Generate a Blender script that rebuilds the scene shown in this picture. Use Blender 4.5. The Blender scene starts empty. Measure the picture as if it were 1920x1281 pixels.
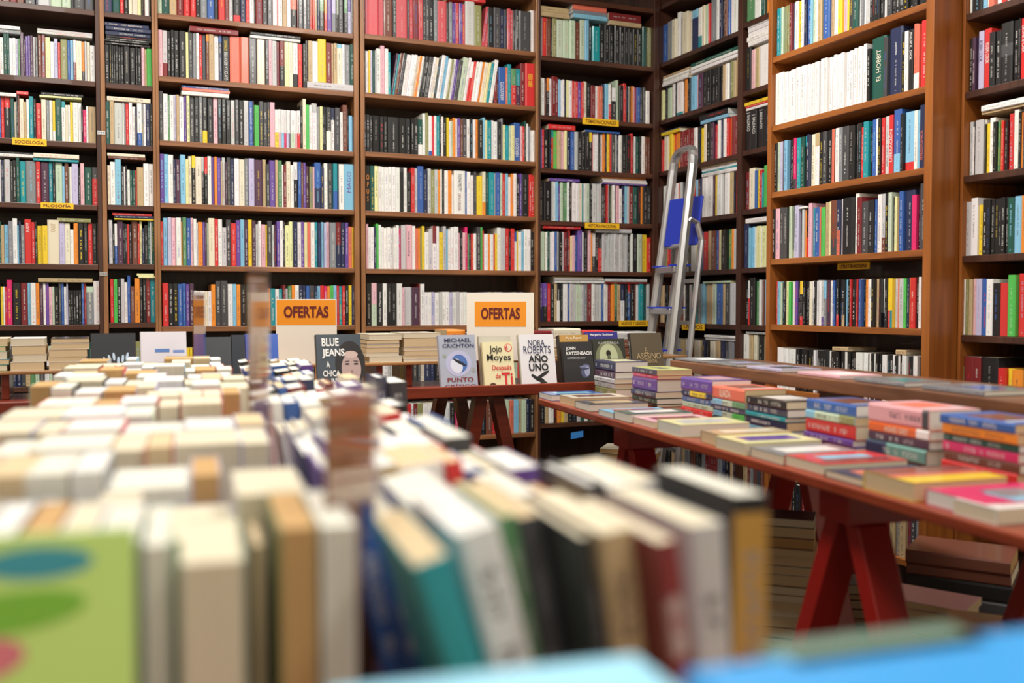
import bpy, math, random, re
from mathutils import Vector, Matrix
random.seed(7)
S = bpy.context.scene
C = S.collection
# ------------------------------------------------------------------ camera, world, light
PSI = math.radians(22.9)      # heading clockwise from +Y (the back wall is at +Y, the side wall at +X)
TH = math.radians(2.16)
HC = 1.12
FP = 1920 * 35 / 36.0
CAM = Vector((0, 0, HC))
cd = bpy.data.cameras.new('camera'); cd.lens = 35; cd.sensor_width = 36
cam = bpy.data.objects.new('camera', cd); C.objects.link(cam)
cam.location = CAM; cam.rotation_euler = (math.pi / 2 - TH, 0, -PSI)
cd.clip_start = 0.02; cd.clip_end = 50
cd.dof.use_dof = True; cd.dof.focus_distance = 3.9; cd.dof.aperture_fstop = 2.25
S.camera = cam
S.view_settings.view_transform = 'Standard'; S.view_settings.look = 'None'
S.view_settings.gamma = 1; S.view_settings.use_curve_mapping = False
S.view_settings.exposure = 0.28
w = bpy.data.worlds.new('world'); S.world = w; w.use_nodes = True
w.node_tree.nodes['Background'].inputs[0].default_value = (1, .96, .9, 1)
w.node_tree.nodes['Background'].inputs[1].default_value = .22
def area(x, y, z, sx, sy, e, rot=(0, 0, 0), col=(1, .965, .90)):
    l = bpy.data.lights.new('ceiling_lamp', 'AREA'); l.shape = 'RECTANGLE'; l.size = sx; l.size_y = sy; l.energy = e; l.color = col
    o = bpy.data.objects.new('ceiling_lamp', l); C.objects.link(o); o.location = (x, y, z); o.rotation_euler = rot
for (x, y, e) in ((-.4, 3.0, 52), (1.35, 2.9, 58), (-.4, .7, 20), (1.35, .7, 27), (-.4, -1.6, 27), (1.35, -1.6, 27)):
    area(x, y, 3.3, .5, 1.3, e)

F = Vector((math.sin(PSI) * math.cos(TH), math.cos(PSI) * math.cos(TH), -math.sin(TH)))
R = Vector((math.cos(PSI), -math.sin(PSI), 0)); U = R.cross(F)
def ray(x, y): return F + R * ((x - 960) / FP) + U * ((640.5 - y) / FP)
def onY(x, y, Y): d = ray(x, y); return CAM + d * (Y / d.y)
def onX(x, y, X): d = ray(x, y); return CAM + d * (X / d.x)
def onZ(x, y, z): d = ray(x, y); return CAM + d * ((z - HC) / d.z)
def atD(x, y, D): return CAM + ray(x, y) * D
def V3(*a): return Vector(a)
ZU = V3(0, 0, 1)

# ------------------------------------------------------------------ colours
def lin(c): return tuple(((v / 12.92) if v <= .04045 else ((v + .055) / 1.055) ** 2.4) for v in c)
PAL = dict(w=(.93, .92, .91), c=(.90, .86, .77), a=(.90, .89, .66), y=(.93, .80, .20), o=(.93, .56, .20), S=(.86, .45, .36), r=(.83, .20, .20), d=(.50, .16, .17),
           m=(.85, .17, .42), p=(.90, .70, .74), v=(.42, .30, .62), V=(.76, .74, .86), b=(.22, .38, .66), l=(.52, .75, .87), n=(.16, .19, .32), t=(.12, .58, .62),
           G=(.33, .74, .34), g=(.36, .56, .38), e=(.13, .33, .29), O=(.56, .56, .36), k=(.13, .13, .135), K=(.28, .28, .29), s=(.77, .77, .77), h=(.52, .53, .55),
           B=(.46, .27, .21), T=(.76, .66, .50), u=(.32, .20, .29), q=(.75, .82, .72), R=(.80, .33, .36))
PAL = {k: lin(v) for k, v in PAL.items()}
CN = dict(w='white', c='cream', a='pale yellow', y='yellow', o='orange', S='salmon', r='red', d='dark red', m='hot pink', p='pink', v='purple', V='lavender', b='blue', l='light blue',
          n='navy', t='teal', G='bright green', g='green', e='dark green', O='olive', k='black', K='charcoal', s='silver grey', h='grey', B='brown', T='tan', u='plum', q='pale green', R='rose red')
LIGHT = set('wcaypVlsqTo')
PAGE = [lin((.86, .85, .80)), lin((.85, .81, .71)), lin((.83, .74, .59)), lin((.88, .87, .85))]
PTAN = lin((.76, .61, .41))
def jit(c, a=.06):
    f = 1 + random.uniform(-a, a)
    return tuple(min(1, max(0, v * f * (1 + random.uniform(-a / 2, a / 2)))) for v in c)
def mix(a, b, f): return tuple(a[i] * (1 - f) + b[i] * f for i in range(3))

# ------------------------------------------------------------------ materials
def mat(name, color=(.5, .5, .5), rough=.5, metal=0, coat=0, spec=.5):
    m = bpy.data.materials.new(name); m.use_nodes = True
    b = m.node_tree.nodes['Principled BSDF']
    b.inputs['Base Color'].default_value = (*color, 1); b.inputs['Roughness'].default_value = rough
    b.inputs['Metallic'].default_value = metal; b.inputs['Coat Weight'].default_value = coat
    b.inputs['Specular IOR Level'].default_value = spec
    return m
class NT:
    def __init__(s, m): s.t = m.node_tree; s.b = s.t.nodes['Principled BSDF']
    def n(s, ty, **k):
        x = s.t.nodes.new(ty)
        for a, v in k.items(): setattr(x, a, v)
        return x
    def l(s, a, b): s.t.links.new(a, b)
    def m(s, op, a, b=None, c=None):
        x = s.n('ShaderNodeMath', operation=op)
        for i, v in enumerate((a, b, c)):
            if v is None: continue
            if isinstance(v, (int, float)): x.inputs[i].default_value = v
            else: s.l(v, x.inputs[i])
        return x.outputs[0]
def cover_mat(name, rough, coat):
    m = mat(name, rough=rough, coat=coat); N = NT(m)
    N.b.inputs['Coat Roughness'].default_value = .12
    ca = N.n('ShaderNodeAttribute', attribute_name='cover'); ia = N.n('ShaderNodeAttribute', attribute_name='ink')
    uv = N.n('ShaderNodeUVMap', uv_map='UVMap'); sp = N.n('ShaderNodeSeparateXYZ'); N.l(uv.outputs[0], sp.inputs[0])
    x, y = sp.outputs[0], sp.outputs[1]
    inside = N.m('LESS_THAN', N.m('ABSOLUTE', y), .5)
    fr = N.m('LESS_THAN', N.m('FRACT', x), .8)
    wn1 = N.n('ShaderNodeTexWhiteNoise', noise_dimensions='1D'); N.l(N.m('FLOOR', x), wn1.inputs['W'])
    word = N.m('GREATER_THAN', wn1.outputs[0], .14)
    cb = N.n('ShaderNodeCombineXYZ'); N.l(N.m('FLOOR', N.m('MULTIPLY', x, 4)), cb.inputs[0]); N.l(N.m('FLOOR', N.m('MULTIPLY', y, 5)), cb.inputs[1])
    wn2 = N.n('ShaderNodeTexWhiteNoise', noise_dimensions='2D'); N.l(cb.outputs[0], wn2.inputs['Vector'])
    pix = N.m('GREATER_THAN', wn2.outputs[0], .36)
    f = N.m('MULTIPLY', N.m('MULTIPLY', inside, fr), N.m('MULTIPLY', word, pix))
    mx = N.n('ShaderNodeMix', data_type='RGBA'); N.l(f, mx.inputs[0]); N.l(ca.outputs['Color'], mx.inputs[6]); N.l(ia.outputs['Color'], mx.inputs[7])
    N.l(mx.outputs[2], N.b.inputs['Base Color'])
    return m
MC = cover_mat('book_cover', .42, .15)
MG = cover_mat('glossy_cover', .28, .5)
def page_mat():
    m = mat('paper_edge', rough=.85, spec=.2); N = NT(m)
    ca = N.n('ShaderNodeAttribute', attribute_name='cover'); uv = N.n('ShaderNodeUVMap', uv_map='UVMap')
    mp = N.n('ShaderNodeMapping'); mp.inputs['Scale'].default_value = (900, 3, 1); N.l(uv.outputs[0], mp.inputs[0])
    ns = N.n('ShaderNodeTexNoise'); ns.inputs['Scale'].default_value = 1; ns.inputs['Detail'].default_value = 2; N.l(mp.outputs[0], ns.inputs[0])
    mr = N.n('ShaderNodeMapRange'); mr.inputs[1].default_value = .3; mr.inputs[2].default_value = .7; mr.inputs[3].default_value = .84; mr.inputs[4].default_value = 1.04
    N.l(ns.outputs[0], mr.inputs[0])
    mx = N.n('ShaderNodeVectorMath', operation='SCALE'); N.l(ca.outputs['Color'], mx.inputs[0]); N.l(mr.outputs[0], mx.inputs['Scale'])
    N.l(mx.outputs[0], N.b.inputs['Base Color'])
    return m
MP = page_mat()
def wood(name, c1, c2, rough=.4, scale=1.0, coat=.15, along='Z'):
    m = mat(name, rough=rough, coat=coat); N = NT(m)
    tc = N.n('ShaderNodeTexCoord'); mp = N.n('ShaderNodeMapping')
    sc = {'X': (2, 30, 30), 'Y': (30, 2, 30), 'Z': (30, 30, 2)}[along]
    mp.inputs['Scale'].default_value = tuple(v * scale for v in sc)
    N.l(tc.outputs['Object'], mp.inputs[0])
    ns = N.n('ShaderNodeTexNoise'); ns.inputs['Scale'].default_value = 1.2; ns.inputs['Detail'].default_value = 6; ns.inputs['Distortion'].default_value = .6
    N.l(mp.outputs[0], ns.inputs[0])
    n2 = N.n('ShaderNodeTexNoise'); n2.inputs['Scale'].default_value = 3.0; N.l(tc.outputs['Object'], n2.inputs[0])
    cr = N.n('ShaderNodeValToRGB'); cr.color_ramp.elements[0].position = .32; cr.color_ramp.elements[1].position = .7
    cr.color_ramp.elements[0].color = (*lin(c1), 1); cr.color_ramp.elements[1].color = (*lin(c2), 1)
    a = N.m('ADD', N.m('MULTIPLY', ns.outputs[0], .75), N.m('MULTIPLY', n2.outputs[0], .25))
    N.l(a, cr.inputs[0]); N.l(cr.outputs[0], N.b.inputs['Base Color'])
    bp = N.n('ShaderNodeBump'); bp.inputs['Strength'].default_value = .08; N.l(ns.outputs[0], bp.inputs['Height']); N.l(bp.outputs[0], N.b.inputs['Normal'])
    return m
W_DARK = wood('dark_walnut', (.20, .11, .08), (.33, .20, .15))
W_DARKX = wood('dark_walnut_board', (.22, .12, .08), (.38, .23, .16), along='X')
W_MID = wood('brown_wood', (.46, .29, .17), (.68, .48, .31))
W_MIDX = wood('brown_wood_board', (.40, .25, .15), (.64, .43, .28), along='X')
W_OR = wood('orange_pine', (.50, .27, .10), (.70, .42, .18), scale=.8)
W_ORY = wood('orange_pine_board', (.50, .28, .12), (.72, .44, .20), along='Y')
W_RED = wood('red_brown_table', (.45, .17, .10), (.62, .27, .16), along='Y', rough=.3)
W_REDX = wood('red_brown_ledge', (.38, .13, .08), (.56, .22, .13), along='X', rough=.3)
W_PLY = wood('plywood_board', (.52, .36, .20), (.68, .50, .30), along='X')
W_RIS = wood('riser_board', (.36, .22, .14), (.54, .36, .24), along='Y')
M_REDP = mat('red_paint', lin((.60, .10, .08)), .35, coat=.2)
M_BACK = wood('back_board', (.20, .13, .10), (.30, .20, .15))
def flat(name, c, **k): return mat(name, lin(c), **k)
M_ALU = flat('brushed_aluminium', (.80, .80, .81), rough=.28, metal=.85)
M_BLUE = flat('blue_plastic', (.14, .22, .68), rough=.4)
M_DK = flat('dark_lettering', (.40, .09, .08), rough=.6)
M_YEL = flat('yellow_card', (.96, .76, .12), rough=.5)
M_ORG = flat('orange_card', (.93, .58, .12), rough=.5)
M_WCARD = flat('white_card', (.92, .89, .84), rough=.5)
M_GREEN = flat('charcoal_ink', (.15, .15, .16), rough=.6)
INKS = {}
def ink(k, c=None):
    if k not in INKS: INKS[k] = mat('ink_' + CN.get(k, 'tone').replace(' ', '_'), c or PAL[k], .5)
    return INKS[k]
m = bpy.data.materials.new('clear_acrylic'); m.use_nodes = True; M_ACR = m
b = m.node_tree.nodes['Principled BSDF']; b.inputs['Base Color'].default_value = (.97, .98, .98, 1); b.inputs['Roughness'].default_value = .05
b.inputs['Transmission Weight'].default_value = 1; b.inputs['IOR'].default_value = 1.3

# ------------------------------------------------------------------ mesh building
class MB:
    def __init__(s): s.v = []; s.f = []; s.mi = []; s.c = []; s.i = []; s.uv = []; s.mats = []
    def mid(s, m):
        if m not in s.mats: s.mats.append(m)
        return s.mats.index(m)
    def quad(s, pts, m, c=(.5, .5, .5), i=None, uv=None):
        n = len(s.v); s.v += [tuple(p) for p in pts]; s.f.append(tuple(range(n, n + len(pts)))); s.mi.append(s.mid(m))
        s.c.append(c); s.i.append(i or c); s.uv.append(uv or [(0, 9)] * len(pts))
    def box(s, o, ex, ey, ez, m, c=(.5, .5, .5), ends=True):
        """a box from corner o spanned by three vectors"""
        o = Vector(o); P = [o, o + ex, o + ex + ey, o + ey, o + ez, o + ex + ez, o + ex + ey + ez, o + ey + ez]
        fs = [(0, 1, 5, 4), (1, 2, 6, 5), (2, 3, 7, 6), (3, 0, 4, 7), (4, 5, 6, 7), (3, 2, 1, 0)]
        n = len(s.v); s.v += [tuple(p) for p in P]
        for f in fs:
            s.f.append(tuple(n + k for k in f)); s.mi.append(s.mid(m)); s.c.append(c); s.i.append(c)
            a, b_, d_ = P[f[0]], P[f[1]], P[f[3]]
            L, H = (b_ - a).length, (d_ - a).length
            s.uv.append([(0, 0), (L, 0), (L, H), (0, H)] if L <= H else [(0, 0), (0, L), (H, L), (H, 0)])
    def poly_prism(s, pts, nrm, m, c=(.5, .5, .5)):
        n = len(s.v); k = len(pts); s.v += [tuple(p) for p in pts] + [tuple(Vector(p) + nrm) for p in pts]
        fs = [tuple(range(n, n + k))[::-1], tuple(range(n + k, n + 2 * k))] + [(n + j, n + (j + 1) % k, n + k + (j + 1) % k, n + k + j) for j in range(k)]
        for f in fs: s.f.append(f); s.mi.append(s.mid(m)); s.c.append(c); s.i.append(c); s.uv.append([(0, 9)] * len(f))
    def tube(s, path, r, m, n=10, ry=None, up=None, close=False):
        ry = ry or r; path = [Vector(p) for p in path]; rings = []
        for k, p in enumerate(path):
            t = (path[min(k + 1, len(path) - 1)] - path[max(k - 1, 0)]).normalized()
            a = (up or ZU); a = a - t * a.dot(t)
            if a.length < 1e-4: a = Vector((1, 0, 0)) - t * t.x
            a.normalize(); b_ = t.cross(a)
            rings.append([p + a * (ry * math.sin(2 * math.pi * j / n)) + b_ * (r * math.cos(2 * math.pi * j / n)) for j in range(n)])
        base = len(s.v)
        for rg in rings: s.v += [tuple(p) for p in rg]
        for k in range(len(rings) - 1):
            for j in range(n):
                a = base + k * n + j; b_ = base + k * n + (j + 1) % n
                s.f.append((a, b_, b_ + n, a + n)); s.mi.append(s.mid(m)); s.c.append((.5,) * 3); s.i.append((.5,) * 3); s.uv.append([(0, 9)] * 4)
        for e, k in ((0, 0), (1, len(rings) - 1)):
            f = tuple(base + k * n + j for j in range(n)); s.f.append(f if e else f[::-1]); s.mi.append(s.mid(m)); s.c.append((.5,) * 3); s.i.append((.5,) * 3); s.uv.append([(0, 9)] * n)
    def build(s, name, parent=None, origin=None, bevel=0, smooth=False):
        o0 = Vector(origin) if origin is not None else Vector((0, 0, 0))
        me = bpy.data.meshes.new(name); me.from_pydata([tuple(Vector(v) - o0) for v in s.v], [], s.f)
        for m_ in s.mats: me.materials.append(m_)
        me.polygons.foreach_set('material_index', s.mi)
        me.uv_layers.new(name='UVMap'); me.color_attributes.new('cover', 'FLOAT_COLOR', 'CORNER'); me.color_attributes.new('ink', 'FLOAT_COLOR', 'CORNER')
        uvl = me.uv_layers['UVMap']; a1 = me.color_attributes['cover']; a2 = me.color_attributes['ink']
        U_, A, B = [], [], []
        for f, c, i, uv in zip(s.f, s.c, s.i, s.uv):
            for k in range(len(f)): U_ += list(uv[k]); A += [*c, 1]; B += [*i, 1]
        uvl.data.foreach_set('uv', U_); a1.data.foreach_set('color', A); a2.data.foreach_set('color', B)
        if smooth:
            for p in me.polygons: p.use_smooth = True
        me.update()
        ob = bpy.data.objects.new(name, me); C.objects.link(ob)
        if parent is None: ob.location = o0
        else:
            ob.parent = parent
            ob.location = o0 - parent.location
        if bevel:
            bm = ob.modifiers.new('bevel', 'BEVEL'); bm.width = bevel; bm.segments = 2; bm.limit_method = 'ANGLE'
        return ob
def tag(o, label=None, cat=None, group=None, kind=None):
    if label: o['label'] = label
    if cat: o['category'] = cat
    if group: o['group'] = group
    if kind: o['kind'] = kind
    return o
def empty(name, loc, label, cat, group=None):
    o = bpy.data.objects.new(name, None); C.objects.link(o); o.location = loc; o.empty_display_size = .05
    return tag(o, label, cat, group)
_tm = {}
def text_data(txt, bold=.0, lh=.9):
    key = (txt, bold)
    if key in _tm: return _tm[key]
    cu = bpy.data.curves.new('t', 'FONT'); cu.body = txt; cu.size = 1; cu.offset = bold; cu.align_x = 'CENTER'; cu.resolution_u = 3; cu.space_line = lh
    ob = bpy.data.objects.new('t', cu); C.objects.link(ob); dg = bpy.context.evaluated_depsgraph_get(); dg.update()
    me = bpy.data.meshes.new_from_object(ob.evaluated_get(dg)); vs = [v.co.copy() for v in me.vertices]; fs = [tuple(p.vertices) for p in me.polygons]
    bpy.data.objects.remove(ob); bpy.data.curves.remove(cu); bpy.data.meshes.remove(me)
    _tm[key] = (vs, fs); return _tm[key]
def text(mb, txt, o, ex, ey, W, H, m, bold=.0, keep=False, lh=.9):
    """letters in the box from o, W along the unit vector ex, H along ey; flat print a hair above the surface"""
    vs, fs = text_data(txt, bold, lh)
    if not vs: return
    x0 = min(v.x for v in vs); x1 = max(v.x for v in vs); y0 = min(v.y for v in vs); y1 = max(v.y for v in vs)
    sx = W / (x1 - x0); sy = H / (y1 - y0)
    if keep: sx = sy = min(sx, sy)
    cx, cy = (x0 + x1) / 2, (y0 + y1) / 2; o = Vector(o)
    n = len(mb.v)
    mb.v += [tuple(o + ex * (W / 2 + (v.x - cx) * sx) + ey * (H / 2 + (v.y - cy) * sy)) for v in vs]
    k = mb.mid(m)
    for f in fs: mb.f.append(tuple(n + i for i in f)); mb.mi.append(k); mb.c.append((.1,) * 3); mb.i.append((.1,) * 3); mb.uv.append([(0, 9)] * len(f))

# ------------------------------------------------------------------ a book
def add_book(mc, mp, o, ex, ey, ez, t, h, d, bands, inkc=None, pg=None, hard=False, lh=None, title=True, gloss=False, seed=None, board=None):
    """a book: o = lower corner of its spine; ex = thickness, ey = from spine to fore-edge, ez = height (unit vectors).
    bands = [(from, to, colour)] along the height of the spine"""
    M = MG if gloss else MC
    seed = random.random() * 400 if seed is None else seed
    bt = .0025 if hard else .0012; ov = .003 if hard else .0006
    base = bands[0][2]; board = board or max(bands, key=lambda b: b[1] - b[0])[2]
    o = Vector(o); bul = min(.003, t * .10)
    lh = lh or min(.0062, t * random.uniform(.28, .4)); pg = pg or random.choice(PAGE)
    zones = []
    if title:
        r = random.random()
        if r < .6: zones = [(.14, .52), (.60, .60 + random.uniform(.15, .27))]
        elif r < .85: zones = [(.30, .88)]
        else: zones = [(.12, .30), (.36, .85)]
        if random.random() < .6: zones.append((.045, .045 + max(.03, lh / h)))
    cuts = sorted({0, 1} | {b[0] for b in bands} | {b[1] for b in bands} | {z for zz in zones for z in zz})
    xs = [(0, 0), (.14 * t, -bul), (.86 * t, -bul), (t, 0)]
    for a, b_ in zip(cuts, cuts[1:]):
        if b_ - a < 1e-5: continue
        m_ = (a + b_) / 2; col = next((b[2] for b in bands if b[0] <= m_ <= b[1]), base)
        ik = col
        if any(z[0] <= m_ <= z[1] for z in zones):
            lum = .3 * col[0] + .6 * col[1] + .1 * col[2]
            ik = inkc if inkc else ((.62, .61, .58) if lum < .28 else (.07, .06, .07))
            ik = mix(ik, col, random.choice([.25, .5, .7] if lum > .3 else [.15, .35, .55]))
        for (x0, y0), (x1, y1) in zip(xs, xs[1:]):
            P = [o + ex * x0 + ey * y0 + ez * (a * h), o + ex * x1 + ey * y1 + ez * (a * h), o + ex * x1 + ey * y1 + ez * (b_ * h), o + ex * x0 + ey * y0 + ez * (b_ * h)]
            uv = [((a * h) / lh + seed, (x0 - t / 2) / lh), ((a * h) / lh + seed, (x1 - t / 2) / lh), ((b_ * h) / lh + seed, (x1 - t / 2) / lh), ((b_ * h) / lh + seed, (x0 - t / 2) / lh)]
            mc.quad(P, M, col, ik, uv)
    for x in (0, t - bt):
        mc.box(o + ex * x, ex * bt, ey * d, ez * h, M, board)
    # caps closing the spine's bulge
    for z in (0, h): mc.quad([o + ex * xx + ey * yy + ez * z for xx, yy in xs], M, base)
    mp.box(o + ex * bt + ey * .0005 + ez * ov, ex * (t - 2 * bt), ey * (d - ov - .0005), ez * (h - 2 * ov), MP, pg)

def ordinal(n):
    one = ['', 'first', 'second', 'third', 'fourth', 'fifth', 'sixth', 'seventh', 'eighth', 'ninth', 'tenth', 'eleventh', 'twelfth', 'thirteenth', 'fourteenth', 'fifteenth', 'sixteenth', 'seventeenth', 'eighteenth', 'nineteenth']
    if n < 20: return one[n]
    te = {2: 'twenty', 3: 'thirty', 4: 'forty', 5: 'fifty'}[n // 10]
    return te[:-1] + 'ieth' if n % 10 == 0 else te + '-' + one[n % 10]

# ------------------------------------------------------------------ bookcases: fronts are real planes, Y = const on the back wall, X = const on the side wall
class Case:
    def __init__(s, key, name, ax, pos, px, ref, ys, ds, mats, depth=.24):
        s.key, s.name, s.ax, s.pos, s.px, s.ref, s.ys, s.ds, s.mats, s.depth = key, name, ax, pos, px, ref, ys, ds, mats, depth
        s.ex = V3(1, 0, 0) if ax == 'Y' else V3(0, -1, 0); s.ey = V3(0, 1, 0) if ax == 'Y' else V3(1, 0, 0)
        s.z = [s.pt(ref, y).z for y in ys]
        p = sum(s.z[k] - s.z[k + 1] for k in range(1, len(s.z) - 1)) / (len(s.z) - 2)
        while s.z[-1] > .35: s.z.append(s.z[-1] - max(.26, min(.3, p)))
        s.rows = {}
    def pt(s, x, y): return onY(x, y, s.pos) if s.ax == 'Y' else onX(x, y, s.pos)
    def s_(s, x): p = s.pt(x, 570); return p.x if s.ax == 'Y' else -p.y
    def P(s, sv, dep, z): return V3(sv, s.pos + dep, z) if s.ax == 'Y' else V3(s.pos + dep, -sv, z)
    def mpp(s, x, y): return (s.pt(x, y - 1) - s.pt(x, y)).z     # metres of height per pixel there
CASES = [
 Case('L1', 'far left dark bookcase', 'Y', 4.70, (-60, -48, 186, 194.4), 100, (12, 147, 264, 382, 495, 609), 'LEFT', (W_DARK, W_DARKX)),
 Case('L2', 'narrow dark bookcase', 'Y', 4.70, (194.6, 203.3, 291, 296.4), 245, (27, 159, 272, 385, 495, 605), '', (W_MID, W_DARKX)),
 Case('M1', 'second-widest back bookcase', 'Y', 4.70, (296.6, 302.5, 665, 674), 485, (45, 158, 274, 387, 500, 611), '', (W_MID, W_MIDX)),
 Case('M2', 'middle back bookcase', 'Y', 4.70, (677, 685, 1003, 1007.3), 845, (81, 187, 294, 401, 506, 610), '', (W_MID, W_MIDX)),
 Case('M3', 'corner bookcase', 'Y', 4.70, (1007.5, 1012, 1222, 1232), 1115, (115, 224, 321, 417, 509, 602.5), '', (W_DARK, W_DARKX)),
 Case('Ra', 'side wall bookcase behind the ladder', 'X', 2.86, (1228, 1236, 1383, 1388), 1310, (90, 204, 306, 409, 508, 607, 712), '', (W_DARK, W_DARK)),
 Case('Rb', 'narrow side wall bookcase', 'X', 2.86, (1388, 1391.5, 1461, 1463), 1415, (36, 166, 279, 391, 502, 610, 712), '', (W_DARK, W_DARK)),
 Case('O', 'orange-wood bookcase', 'X', 2.62, (1440, 1447, 1733, 1748), 1590, (58, 200, 338, 477, 612.5, 745), '', (W_OR, W_ORY)),
 Case('Rc', 'far right bookcase', 'X', 2.742, (1801, 1806, 1990, 1998), 1860, (12, 162, 323, 477, 630, 780), '', (W_OR, W_DARK)),
]
BYK = {c.key: c for c in CASES}
TOPZ = 2.95
CASELAB = dict(L1='dark brown bookcase at the left end of the back wall', L2='narrow dark bookcase between the left-end case and a wide brown one', M1='wide brown bookcase left of centre on the back wall',
               M2='brown bookcase behind the two offer signs, holding a row of white spines', M3='dark bookcase in the corner beside the ladder', Ra='dark side wall bookcase directly behind the aluminium ladder',
               Rb='narrow dark bookcase between ladder bookcase and orange-wood bookcase', O='orange-brown pine bookcase standing forward on the side wall', Rc='dark-shelved bookcase at the right edge, beyond the thick pine side')
for c in CASES:
    a, b1, c1, d1 = [c.s_(x) for x in c.px]
    e = empty('bookcase', c.P(a, 0, 0), CASELAB[c.key], 'bookcase'); c.e = e
    ex, ey = c.ex, c.ey
    for (s0, s1) in ((a, b1), (c1, d1)):
        mb = MB(); mb.box(c.P(s0, -.012, 0), ex * (s1 - s0), ey * (c.depth + .012), ZU * TOPZ, c.mats[0]); mb.build('side_panel', e, c.P(s0, 0, 0), bevel=.002)
    mb = MB(); mb.box(c.P(b1, c.depth, 0), ex * (c1 - b1), ey * .012, ZU * TOPZ, M_BACK); mb.build('back_panel', e, c.P(a, 0, 0))
    zz = list(c.z) + [TOPZ - .001]
    if c.z[0] + .31 < TOPZ - .1: zz.append(c.z[0] + .31)
    for z in zz:
        mb = MB(); mb.box(c.P(b1 + .001, -.008, z - .024), ex * (c1 - b1 - .002), ey * (c.depth + .006), ZU * .0235, c.mats[1]); mb.build('shelf', e, c.P(b1, 0, z - .012), bevel=.002)

# ------------------------------------------------------------------ the rows of books, spine by spine: colour letter + width, _X30 = foot in another colour, ^X30 = head, + - = taller or shorter, / = leaning
BOOKS = []          # dicts
TOK = re.compile(r'([A-Za-z])([\d.]+)((?:[_^][A-Za-z]\d+)*)([+\-/]*)')
def Rw(ck, row, x0, x1, hpx, toks, lift=0, lean=10, yref=None):
    c = BYK[ck]; ps = [TOK.fullmatch(t) for t in toks.split()]
    if any(p is None for p in ps): raise ValueError((ck, row, [t for t, p in zip(toks.split(), ps) if p is None]))
    tot = sum(float(p[2]) for p in ps); x = x0; y = c.ys[row] if row < len(c.ys) else 700
    z0 = c.z[row] + (lift * c.mpp(c.ref, y) if lift else 0)
    H = hpx * c.mpp(c.ref, y)
    for p in ps:
        wpx = float(p[2]) * (x1 - x0) / tot; s0, s1 = c.s_(x), c.s_(x + wpx)
        fl = p[4]; h = H * (1 + .07 * fl.count('+') - .085 * fl.count('-')) * random.uniform(.985, 1.01)
        bands = [(0, 1, p[1])]
        for q in re.findall(r'([_^])([A-Za-z])(\d+)', p[3] or ''):
            f = int(q[2]) / 100
            bands = ([(0, f, q[1]), (f, bands[-1][1], p[1])] + []) if q[0] == '_' and len(bands) == 1 else (bands[:-1] + [(bands[-1][0], 1 - f, bands[-1][2]), (1 - f, 1, q[1])] if q[0] == '^' else [(0, f, q[1])] + [(f, bands[0][1], bands[0][2])] + bands[1:])
        BOOKS.append(dict(c=c, row=row, x0=x, x1=x + wpx, s0=s0, s1=s1, z=z0, h=h, bands=bands, k=p[1], lean=lean if '/' in fl else 0, area=wpx * h / c.mpp(c.ref, y), lying=False, dep=random.uniform(.004, .02), title=True, txt=[]))
        x += wpx
R_ = Rw
R_('L1', 0, 0, 185, 80, 'B12 B12 d10 B12 k18 n2 b20_s40 q17 q15 k4 T16_K70 T15_K70')
R_('L1', 1, 0, 185, 76, 't3_w50 r5- w7- e7 e4 w6- w6- V4- g4- u7+ u3- v5 v4 u5 s4 K5 B7+ d7+ a9 w7- V7 r5- O13 b5 l6 w5_d45 c11 o5_K25 s4 c6 w9-')
R_('L1', 2, 0, 185, 76, 's3 b5 r6 k12^r25 e7 c4- k3+ B3+ c8 T5- w5 t8+ k5 r10- c9 h6 w6 y5_w25 e12+ w7^t15 c5- w4- y5 w10 w6 k3- m6-- w4- T14-')
R_('L1', 3, 0, 188, 78, 'w6 n4 K2 s10 K5 k6 e6+ t11 h18 r8 u15 t7 k4 q13 l4- B7 q2- w4- V11 k4- p7 e14- r11^K30-')
R_('L1', 4, 0, 190, 78, 'e4 T6- l8- h8 w9+ l3- n4 h7- r13+ r7 k4 y10- y10- c22+ V11 c10 w7-- o9 k10 k8 r9 k8 k7')
R_('L1', 5, 0, 192, 78, 'k1 y5- w3- r4- m10+ k17 d13 l6 w10 o7 u7 w5 v6 p6- q5- k8- K5 b5 w5- V3 k5-- k5-- k5-- k5-- k6-- b5 r4 h14^q15- w17+')
R_('L2', 0, 200, 290, 75, 'n20 e15 r8 k9 c7 c11 a7 k4 B3 w8 k3')
R_('L2', 1, 203, 291, 72, 'k10 k4 k4 k4 k6 k5 k6 k12 k12 k4 k8 p6 T5 G10')
R_('L2', 2, 203, 291, 80, 'e8 T8 s16 w3 h3 r6 w6 w6- n3- w9_b30 h3 w4 n8 k5')
R_('L2', 3, 205, 291, 80, 'c5- w9 l11+ k5- w3- k3- w5-- e5-- e5-- r3-- T12- w10 w8')
R_('L2', 4, 206, 291, 82, 's7 k4- w5_b45- u12 k3- k4- r4- k5- B12 r3- a5 n4-- k7- e4 s3 e5')
R_('L2', 5, 207, 292, 82, 'r7 G7 k7 s7 w6- b6+ B8-- o10 k6 k7 d8 t10')
R_('M1', 0, 303, 667, 80, 'q8 e14 T13 d13 r12 r10 k8 h13 b13 k7 r12 d8 s7 k13_r15 n10 r7 w8 e3 d13 K9 K9 w8 r2 w8 T8 w7 S12_k45 d2 K9 h6 K6 S5_r30 S5_r35 T4 n4 g9_k50 o5_r45 v8 V7_h45 k3 q3_k45 K9 g7_k50 V6^v45 h5')
R_('M1', 1, 303, 578, 85, 'p8 s9_d30 k6 k6 k9 k12 a5 K8 h6 w5 r6 K7 B5^o15 T9 w9 n6^b15 k14 S19 S15 K15 c15 k6 p6 s9 d5 d9_k45 a8 c7 w9_k30 r9 k6')
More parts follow.
